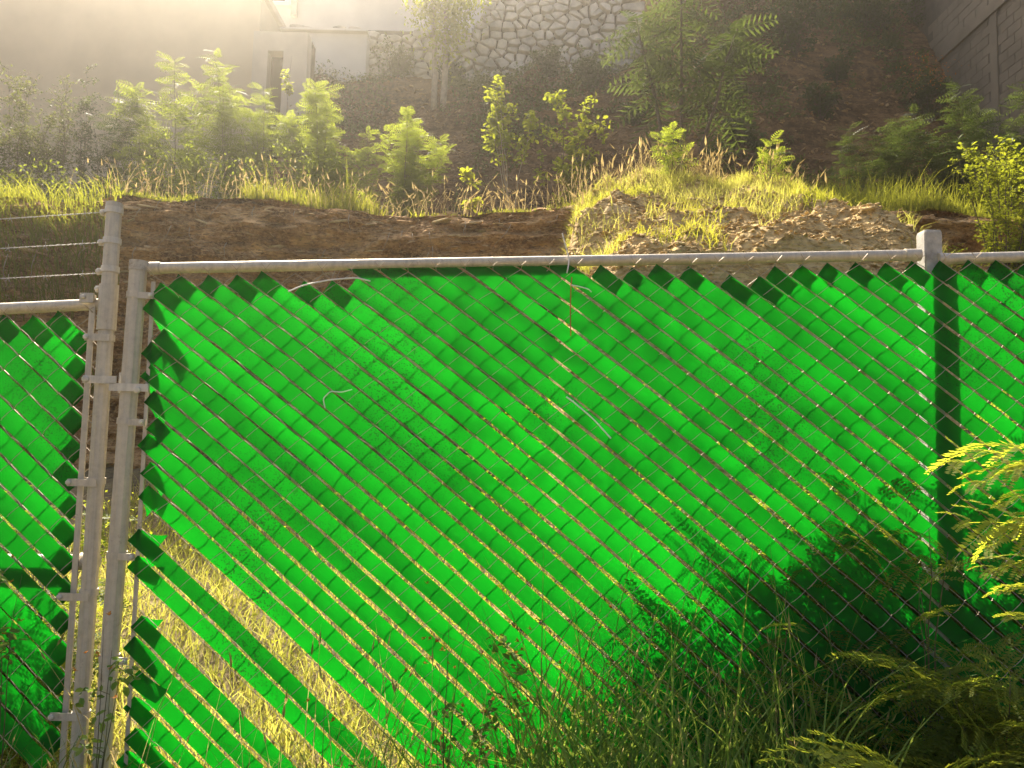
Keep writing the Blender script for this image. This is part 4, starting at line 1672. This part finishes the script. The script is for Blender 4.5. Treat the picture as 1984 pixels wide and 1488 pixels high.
# ------------------------------------------------------------------ grasses
def grasses():
    rng = np.random.default_rng(90)
    # terrace fringe
    mb = MB()
    n = 26000
    x = rng.uniform(-9, 7.5, n)
    y = bank_y(x) + 0.20 + 2.9 * rng.random(n) ** 1.8
    keep = fbm(x * 1.2, y * 1.2, 6.0, 2) > -0.45
    x, y = x[keep], y[keep]
    n = len(x)
    P = np.stack([x, y, terrace(x, y) - 0.02], -1)
    H = rng.uniform(0.06, 0.27, n) * (1 + 1.0 * (rng.random(n) < 0.08)) * np.clip(0.7 + 0.8 * fbm(x * 1.3, y, 2, 2), 0.25, 1.6)
    blades(mb, P, H, rng.uniform(0.008, 0.016, n), rng.uniform(0.1, 0.7, n), rng, np.clip(0.55 + 0.35 * vnoise(x, y, 1) + rng.normal(0, 0.2, n), 0, 1))
    tag(mb.build('terrace_grass', M['grass']), 'sunlit green grass along the top edge of the earth bank', 'grass', kind='stuff')
    mt = MB()
    n = 26000
    x, y = rng.uniform(-9, 1.2, n), rng.uniform(9.8, 12.6, n)
    hm = np.clip(0.30 + 0.5 * fbm(x * 0.9, y * 0.9, 2.2, 2) + 0.35 * sstep(-0.8, -2.5, x) + 0.45 * sstep(-3.2, -5.5, x), 0.03, 1.5)
    z = terrace(x, y) + hm * rng.random(n)
    inst(mt, QUAD_V, QUAD_F, basis(rng.normal(0, 1, (n, 3)), rng.normal(0, 0.5, n)), rng.uniform(0.03, 0.065, n), np.stack([x, y, z], -1), rng.normal(0.45, 0.25, n))
    tag(mt.build('terrace_weeds', M['feather']), 'tangled low weeds between the shrubs on the terrace', 'weeds', kind='stuff')
    # taller dry stalks in the fringe
    mb, mh = MB(), MB()
    n = 420
    x = rng.uniform(-5, 1.0, n)
    y = bank_y(x) + rng.uniform(0.05, 1.0, n)
    seedgrass(mb, mh, np.stack([x, y, terrace(x, y)], -1), rng.uniform(0.25, 0.55, n), rng, 0.6, 0.09)
    mb.F.setdefault(4, [])
    mb.add(np.concatenate(mh.V), np.concatenate(mh.F[4]), np.concatenate(mh.T))
    tag(mb.build('terrace_stalks', M['seed']), 'dry bent grass stalks along the bank top', 'grass', kind='stuff')
    # grass hanging over the left end of the bank
    mb = MB()
    n = 7000
    x = rng.uniform(-8.5, -4.3, n)
    t = rng.random(n)
    z = 1.6 + t * (bank_top(x) - 1.6)
    y = bank_y(x) - 0.25 * (1 - t) - 0.02 + 0.1 * rng.random(n)
    keep = fbm(x * 1.3, 1.0, z * 1.3, 2) + (-x - 5.2) * 0.5 > -0.1
    P = np.stack([x, y, z], -1)[keep]
    n = len(P)
    blades(mb, P, rng.uniform(0.15, 0.4, n), rng.uniform(0.008, 0.016, n), rng.uniform(0.4, 1.1, n), rng, rng.uniform(0, 0.6, n), az=rng.normal(-1.57, 0.8, n))
    tag(mb.build('bank_grass', M['grass']), 'shaded grass hanging down the left end of the earth bank', 'grass', kind='stuff')
    # mound: short green mats and seeding tufts on top
    mb, mh, ms = MB(), MB(), MB()
    n = 40000
    x, y = rng.uniform(0.4, 4.3, n), rng.uniform(5.3, 8.9, n)
    z = mound_z(x, y)
    d = fbm(x * 1.5 + 3, y * 1.5, 4.4, 3) + 0.75 * sstep(7.2, 8.0, y) - 0.2
    keep = (d > rng.uniform(-0.02, 0.45, n)) & (z > 2.2)
    P = np.stack([x, y, z - 0.01], -1)[keep]
    n = len(P)
    blades(mb, P, rng.uniform(0.05, 0.17, n), rng.uniform(0.005, 0.010, n), rng.uniform(0.2, 0.8, n), rng, np.clip(0.72 + 0.4 * vnoise(P[:, 0] * 2, P[:, 1] * 2, 3) + rng.normal(0, 0.2, n), 0, 1), 2)
    mg = MB()
    n = 26000
    x, y = rng.uniform(0.5, 4.0, n), rng.uniform(5.6, 8.7, n)
    z = mound_z(x, y)
    keep = (fbm(x * 1.8 + 9, y * 1.8, 1.4, 3) + 0.7 * sstep(7.0, 8.0, y) > rng.uniform(0.0, 0.5, n)) & (z > 2.2)
    Pg = np.stack([x, y, z - 0.01], -1)[keep]
    n = len(Pg)
    blades(mg, Pg, rng.uniform(0.06, 0.22, n), rng.uniform(0.004, 0.008, n), rng.uniform(0.2, 0.9, n), rng, rng.uniform(0.2, 1, n), 2)
    tag(mg.build('golden_grass', M['drygrass']), 'golden dry grass tufts over the rock mound', 'grass', kind='stuff')
    tag(mb.build('mound_grass', M['grass']), 'short yellow-green grass mats on the rock mound', 'grass', kind='stuff')
    for cx, cy_, k, s in ((0.98, 7.9, 34, 0.17), (1.30, 8.0, 40, 0.20), (1.65, 8.0, 40, 0.2), (1.95, 7.95, 24, 0.13), (2.02, 7.9, 46, 0.07), (2.25, 7.95, 16, 0.15),
                          (2.72, 7.85, 38, 0.10), (0.75, 7.8, 14, 0.1), (3.0, 7.8, 14, 0.1)):
        px_, py_ = rng.normal(cx, s, k), rng.normal(cy_, 0.10, k)
        P = np.stack([px_, py_, mound_z(px_, py_) - 0.01], -1)
        seedgrass(ms, mh, P, rng.uniform(0.22, 0.50, k), rng, 0.45, 0.11)
    ms.add(np.concatenate(mh.V), np.concatenate(mh.F[4]), np.concatenate(mh.T))
    tag(ms.build('seeding_grass', M['seed']), 'tan seeding grass standing along the crest of the mound', 'grass', kind='stuff')
    # sunlit strip and dark tall grass right of the mound
    mb = MB()
    n = 9000
    x = rng.uniform(3.2, 7.5, n)
    y = bank_y(x) + 0.05 + 2.2 * rng.random(n)
    P = np.stack([x, y, terrace(x, y) - 0.02], -1)
    hh = np.where(y - bank_y(x) > 0.8, rng.uniform(0.3, 0.85, n), rng.uniform(0.06, 0.16, n))
    blades(mb, P, hh, rng.uniform(0.007, 0.014, n), rng.uniform(0.1, 0.6, n), rng, rng.uniform(0.1, 0.6, n))
    tag(mb.build('rough_grass', M['grass']), 'rough tall grass in the shade right of the mound', 'grass', kind='stuff')
    # dry meadow behind the fence
    mb = MB()
    n = 26000
    x = rng.uniform(-3.2, 3.2, n)
    y = 3.0 + 4.6 * rng.random(n) ** 1.35
    P = np.stack([x, y, zg(x, y) - 0.02], -1)
    blades(mb, P, rng.uniform(0.10, 0.36, n), rng.uniform(0.005, 0.011, n), rng.uniform(0.2, 1.1, n), rng, np.clip(0.5 + 0.35 * vnoise(x * 1.5, y * 1.5, 7) + rng.normal(0, 0.25, n), 0, 1))
    tag(mb.build('meadow_grass', M['drygrass']), 'sunlit yellow dry grass behind the fence', 'grass', kind='stuff')
    # leafy litter of weeds behind the fence, seen as yellow flecks between the slats
    mb = MB()
    n = 52000
    x, y = rng.uniform(-2.6, 3.6, n), 3.9 + 2.2 * rng.random(n)
    hmax = np.clip(0.30 + 0.55 * fbm(x * 0.8, y * 0.8, 9.9, 2) + 0.75 * sstep(-1.0, 0.3, x), 0.05, 1.4)
    z = zg(x, y) + hmax * rng.random(n) ** 0.8
    ks = rng.random(n) < 0.10 + 0.90 * sstep(-0.9, 0.2, x)
    x, y, z, n = x[ks], y[ks], z[ks], int(ks.sum())
    inst(mb, QUAD_V, QUAD_F, basis(rng.normal(0, 1, (n, 3)), rng.normal(0, 0.5, n)), rng.uniform(0.016, 0.036, n), np.stack([x, y, z], -1), rng.normal(0.55, 0.25, n))
    tag(mb.build('weed_leaves', M['broad']), 'mass of sunlit yellow-green weeds behind the slats', 'weeds', kind='stuff')


grasses()


# ------------------------------------------------------------------ thicket behind and plants before the fence
def near_plants():
    for k, (px, Y, h, sp, nf, lab) in enumerate(((1215, 3.22, 0.92, 0.22, 54, 'low shrub behind the fence at the left end of the leaf shadows'),
                                               (1370, 3.28, 1.16, 0.34, 110, 'shrub behind the fence whose leaf shadows fall on the slats right of centre'),
                                               (1560, 3.28, 1.32, 0.36, 200, 'dense shrub behind the fence darkening the slats left of the square post'),
                                               (1740, 3.28, 1.40, 0.38, 240, 'dense shrub behind the fence at the foot of the square post'),
                                               (1930, 3.3, 1.50, 0.40, 200, 'dense shrub behind the fence at the right edge'),
                                               (75, 3.22, 0.98, 0.26, 90, 'shrub behind the left panel close to the tall pipe post'),
                                               (-60, 3.25, 1.12, 0.34, 110, 'shrub behind the left panel shading its lower slats'))):
        X = at(px, 1000, Y)[0]
        b = np.array([X, Y, float(zg(X, Y))])
        feathery(lab, 'shrub', b, h - b[2], sp, 8, nf, 0.34, 'feather', 200 + k, hi=True, tmin=0.05, r0=0.010, elev=(-0.2, 0.6), tint=(0.5, 0.2))
    # shrub in the lower right corner, camera side
    specs = [(1925, 2.42, 0.64, 0.26, 84, 'lower right feathery shrub, its dark lower part at the frame corner', 0.33),
             (1745, 2.46, 0.40, 0.28, 66, 'low feathery shrub before the fence, left of the corner shrub', 0.30),
             (1800, 2.68, 1.05, 0.14, 24, 'thin dark sprig climbing before the fence below the square post', 0.30),
             (1500, 2.70, 0.80, 0.12, 12, 'thin feathery sprig standing before the fence right of centre', 0.28)]
    for k, (px, Y, h, sp, nf, lab, fl) in enumerate(specs):
        X = at(px, 1000, Y)[0]
        b = np.array([X, Y, float(zg(X, Y))])
        feathery(lab, 'shrub', b, h - b[2], sp, 7 if nf > 20 else 2, nf, fl, 'fern_near', 220 + k, hi=True, tmin=0.05 if nf > 20 else 0.6, r0=0.006, bark='stem',
                 elev=(-0.1, 0.7), tint=(0.45, 0.25))
    # bright branch leaning in from the right, near the camera
    root = thing('feathery_branch', 'bright yellow-green feathery branch leaning in at the right edge before the fence', 'branch', (at(2140, 1500, 1.8)[0], 1.8, -0.1))
    bpos = np.array([at(2140, 1500, 1.8)[0], 1.8, -0.1])
    rng = np.random.default_rng(240)
    mb, ml = MB(), MB()
    tips = [(1842, 868, 1.74), (1880, 915, 1.72), (1872, 985, 1.74), (1895, 1040, 1.76), (1915, 1085, 1.78), (1945, 900, 1.66), (1940, 960, 1.68), (1935, 1130, 1.8), (1960, 1020, 1.66), (1955, 1180, 1.84)]
    for q, (px, py, Y) in enumerate(tips):
        tip = at(px, py, Y)
        st = at(2060, py - 10 + 30 * rng.normal(), Y - 0.03)
        mid = (tip + st) / 2 + [0, 0, 0.04]
        fork = bpos + np.array([-0.02, 0, 0.45 + 0.5 * max(0, st[2] - 0.75)])
        mb.tube(np.array([fork, (fork + st) / 2 + [0.02, 0, 0.03], st]) - bpos, [0.0035, 0.003, 0.002], 5)
        d = tip - st
        L = np.linalg.norm(d)
        R = basis((d / L + np.array([0, 0, 0.18]))[None], np.array([rng.normal(0, 0.3)]))
        V, F = FBR[q % 3]
        inst(ml, V, F, R, np.array([L * 0.86]), (st - bpos)[None], np.array([rng.uniform(0.75, 1.0)]))
    mb.tube(np.array([[0.02, 0, -0.1], [0.03, 0.01, 0.2], [-0.01, 0, 0.46], [-0.02, 0, 0.75]]), [0.008, 0.007, 0.005, 0.003], 6)
    mb.build('stems', M['stem'], root)
    ml.build('foliage', M['fern_near'], root)
    # bright low frond at the bottom edge
    b = at(1790, 1530, 1.9)
    root = thing('fern_frond', 'bright feathery frond at the bottom edge right of centre', 'frond', b)
    ml = MB()
    for q, (px, py) in enumerate(((1580, 1445), (1640, 1425), (1700, 1455))):
        d = at(px, py, 1.9) - b
        L = np.linalg.norm(d)
        V, F = FBR[q]
        inst(ml, V, F, basis((d / L + np.array([0, 0, 0.12]))[None]), np.array([L]), np.zeros((1, 3)), np.array([0.85]))
    ml.build('foliage', M['fern_near'], root)

    # tall grass and weeds before the fence
    rng = np.random.default_rng(250)
    mb = MB()

    def clump(px0, px1, n, h0, h1, w0, w1, Y0=2.05, Y1=2.74, b0=0.2, b1=0.9, t0=0.1, t1=0.8):
        px = rng.uniform(px0, px1, n)
        Y = rng.uniform(Y0, Y1, n)
        X = (px - PW / 2) / FPX * Y
        P = np.stack([X, Y, zg(X, Y) - 0.02], -1)
        blades(mb, P, rng.uniform(h0, h1, n), rng.uniform(w0, w1, n), rng.uniform(b0, b1, n), rng, rng.uniform(t0, t1, n), 7)
    clump(960, 1720, 480, 0.26, 0.70, 0.006, 0.016)
    clump(1000, 1650, 170, 0.45, 0.80, 0.008, 0.018, Y0=2.3, b0=0.3, b1=1.1, t0=0.3, t1=0.9)
    clump(1050, 1600, 120, 0.50, 0.88, 0.010, 0.020, b0=0.2, b1=0.9)
    clump(1000, 1660, 170, 0.65, 1.0, 0.006, 0.013, Y0=2.35, b0=0.15, b1=0.75, t0=0.3, t1=0.9)
    clump(1020, 1640, 80, 0.85, 1.2, 0.006, 0.012, Y0=2.4, b0=0.15, b1=0.7, t0=0.3, t1=0.9)
    clump(620, 1050, 60, 0.5, 0.8, 0.004, 0.009, Y0=2.35, b0=0.15, b1=0.75, t0=0.2, t1=0.8)
    clump(680, 1100, 300, 0.22, 0.58, 0.004, 0.011)
    clump(200, 720, 240, 0.15, 0.52, 0.003, 0.009)
    clump(-40, 260, 240, 0.20, 0.62, 0.003, 0.010)
    clump(1500, 2050, 160, 0.15, 0.5, 0.004, 0.012)
    clump(0, 2000, 1500, 0.06, 0.24, 0.003, 0.008)
    n = 5200
    px, Y = rng.uniform(-60, 2050, n), rng.uniform(2.1, 2.76, n)
    X = (px - PW / 2) / FPX * Y
    hm = np.clip(0.20 + 0.16 * fbm(X * 2.2, Y * 2, 1.7, 2), 0.04, 0.5)
    Z = zg(X, Y) + hm * rng.random(n)
    inst(mb, QUAD_V, QUAD_F, basis(rng.normal(0, 1, (n, 3)), rng.normal(0, 0.5, n)), rng.uniform(0.014, 0.034, n), np.stack([X, Y, Z], -1), rng.normal(0.4, 0.25, n))
    tag(mb.build('foreground_grass', M['weed']), 'tall shaded grass growing along the front of the fence', 'grass', kind='stuff')
    # fine seeding stalks
    mb, mh = MB(), MB()
    n = 120
    px, Y = rng.uniform(0, 1700, n), rng.uniform(2.3, 2.76, n)
    X = (px - PW / 2) / FPX * Y
    seedgrass(mb, mh, np.stack([X, Y, zg(X, Y)], -1), rng.uniform(0.3, 0.85, n), rng, 0.3, 0.05)
    for V in mb.V:
        pass
    mb.add(np.concatenate(mh.V), np.concatenate(mh.F[4]), np.concatenate(mh.T))
    tag(mb.build('foreground_stalks', M['seed']), 'thin dry seed stalks in front of the slats', 'grass', kind='stuff')

    # small leafy weeds with dry flower heads
    def weed(px, Y, top, lab, sd, nl=120, heads=14):
        X = (px - PW / 2) / FPX * Y
        b = np.array([X, Y, float(zg(X, Y))])
        h = hgt(px, top, b)
        root = leafy(lab, 'weed', b, h, 0.10, 4, nl, 0.034, 'weed', sd, name='flowering_weed', clump=0.05, r0=0.0035, tmin=0.15, bark='stem', tint=(0.5, 0.3))
        r = np.random.default_rng(sd)
        mb = MB()
        P = r.normal(0, 1, (heads, 3)) * [0.05, 0.03, 0.10] + [0, -0.02, h * 0.8]
        for p in P:
            D = r.normal(0, 1, (9, 3))
            D[:, 2] = np.abs(D[:, 2])
            inst(mb, QUAD_V, QUAD_F, basis(D), r.uniform(0.009, 0.016, 9), np.tile(p, (9, 1)), r.random(9))
        mb.build('flower_heads', M['flower'], root)['kind'] = 'stuff'
    weed(1015, 2.6, 1235, 'weed with rusty dry flower heads before the middle of the fence', 260)
    weed(880, 2.62, 1150, 'tall thin reddish weed left of the rusty-headed weed', 261, 90, 10)
    weed(940, 2.6, 1330, 'short weed with few heads between two taller weeds', 262, 100, 8)
    weed(655, 2.55, 1345, 'low weed with one orange head near the missing slats', 263, 90, 2)
    weed(235, 2.55, 1180, 'thin weed in front of the shorter pipe post', 264, 90, 8)
    weed(55, 2.6, 1090, 'thin pale weed in front of the left panel', 265, 90, 6)
    weed(770, 2.4, 1400, 'broad low weed at the bottom edge left of centre', 266, 200, 2)
    weed(1180, 2.62, 1180, 'wispy weed standing before the centre slats', 267, 60, 8)


near_plants()

# ------------------------------------------------------------------ tinted letter shapes added behind the slats to shade faint lettering onto them
def lettering():
    t = NT('letter_shade_tint')
    tb_ = t.n('ShaderNodeBsdfTransparent', Color=(0.76, 0.79, 0.76, 1)).outputs[0]
    mat = t.end(tb_)
    root = thing('shade_letters', 'faint letter shapes added behind the slats to shade lettering onto them', 'letter_shade', (0, FY + 0.03, 1.0))
    for txt, px0, px1, py in (('Realty', 872, 1590, 690), ('Experts', 866, 1800, 922)):
        cu = bpy.data.curves.new('lettering', 'FONT')
        cu.body = txt
        cu.size = 1.0
        cu.offset = 0.012
        cu.resolution_u = 3
        tmp = bpy.data.objects.new('lettering', cu)
        COL.objects.link(tmp)
        bpy.context.view_layer.update()
        me = bpy.data.meshes.new_from_object(tmp.evaluated_get(bpy.context.evaluated_depsgraph_get()))
        bpy.data.objects.remove(tmp)
        a, b = at(px0, py, FY), at(px1, py - 12, FY)
        n = len(me.vertices)
        co = np.empty(n * 3, np.float32)
        me.vertices.foreach_get('co', co)
        co = co.reshape(-1, 3)
        x0, x1 = co[:, 0].min(), co[:, 0].max()
        s = (b[0] - a[0]) / (x1 - x0)
        X = a[0] + (co[:, 0] - x0) * s
        Z = a[2] + co[:, 1] * s * 0.98 + (b[2] - a[2]) * (co[:, 0] - x0) / (x1 - x0)
        new = np.stack([X, np.full(n, 0.0), Z - 1.0], -1).astype(np.float32)
        me.vertices.foreach_set('co', new.ravel())
        me.materials.clear()
        me.materials.append(mat)
        me.update()
        link('lettering', me, root)


lettering()

# ------------------------------------------------------------------ haze
def haze():
    t = NT('haze_air')
    v = t.n('ShaderNodeVolumePrincipled', Density=0.0042, Anisotropy=0.885)
    v.inputs['Color'].default_value = (1.0, 0.94, 0.82, 1)
    t.t.links.new(v.outputs[0], t.out.inputs['Volume'])
    mb = MB()
    mb.box((0, 0, 11.5), (150, 150, 29))
    o = mb.build('haze', t.m)
    tag(o, 'thin sunlit haze in the air', 'haze', kind='stuff')


haze()
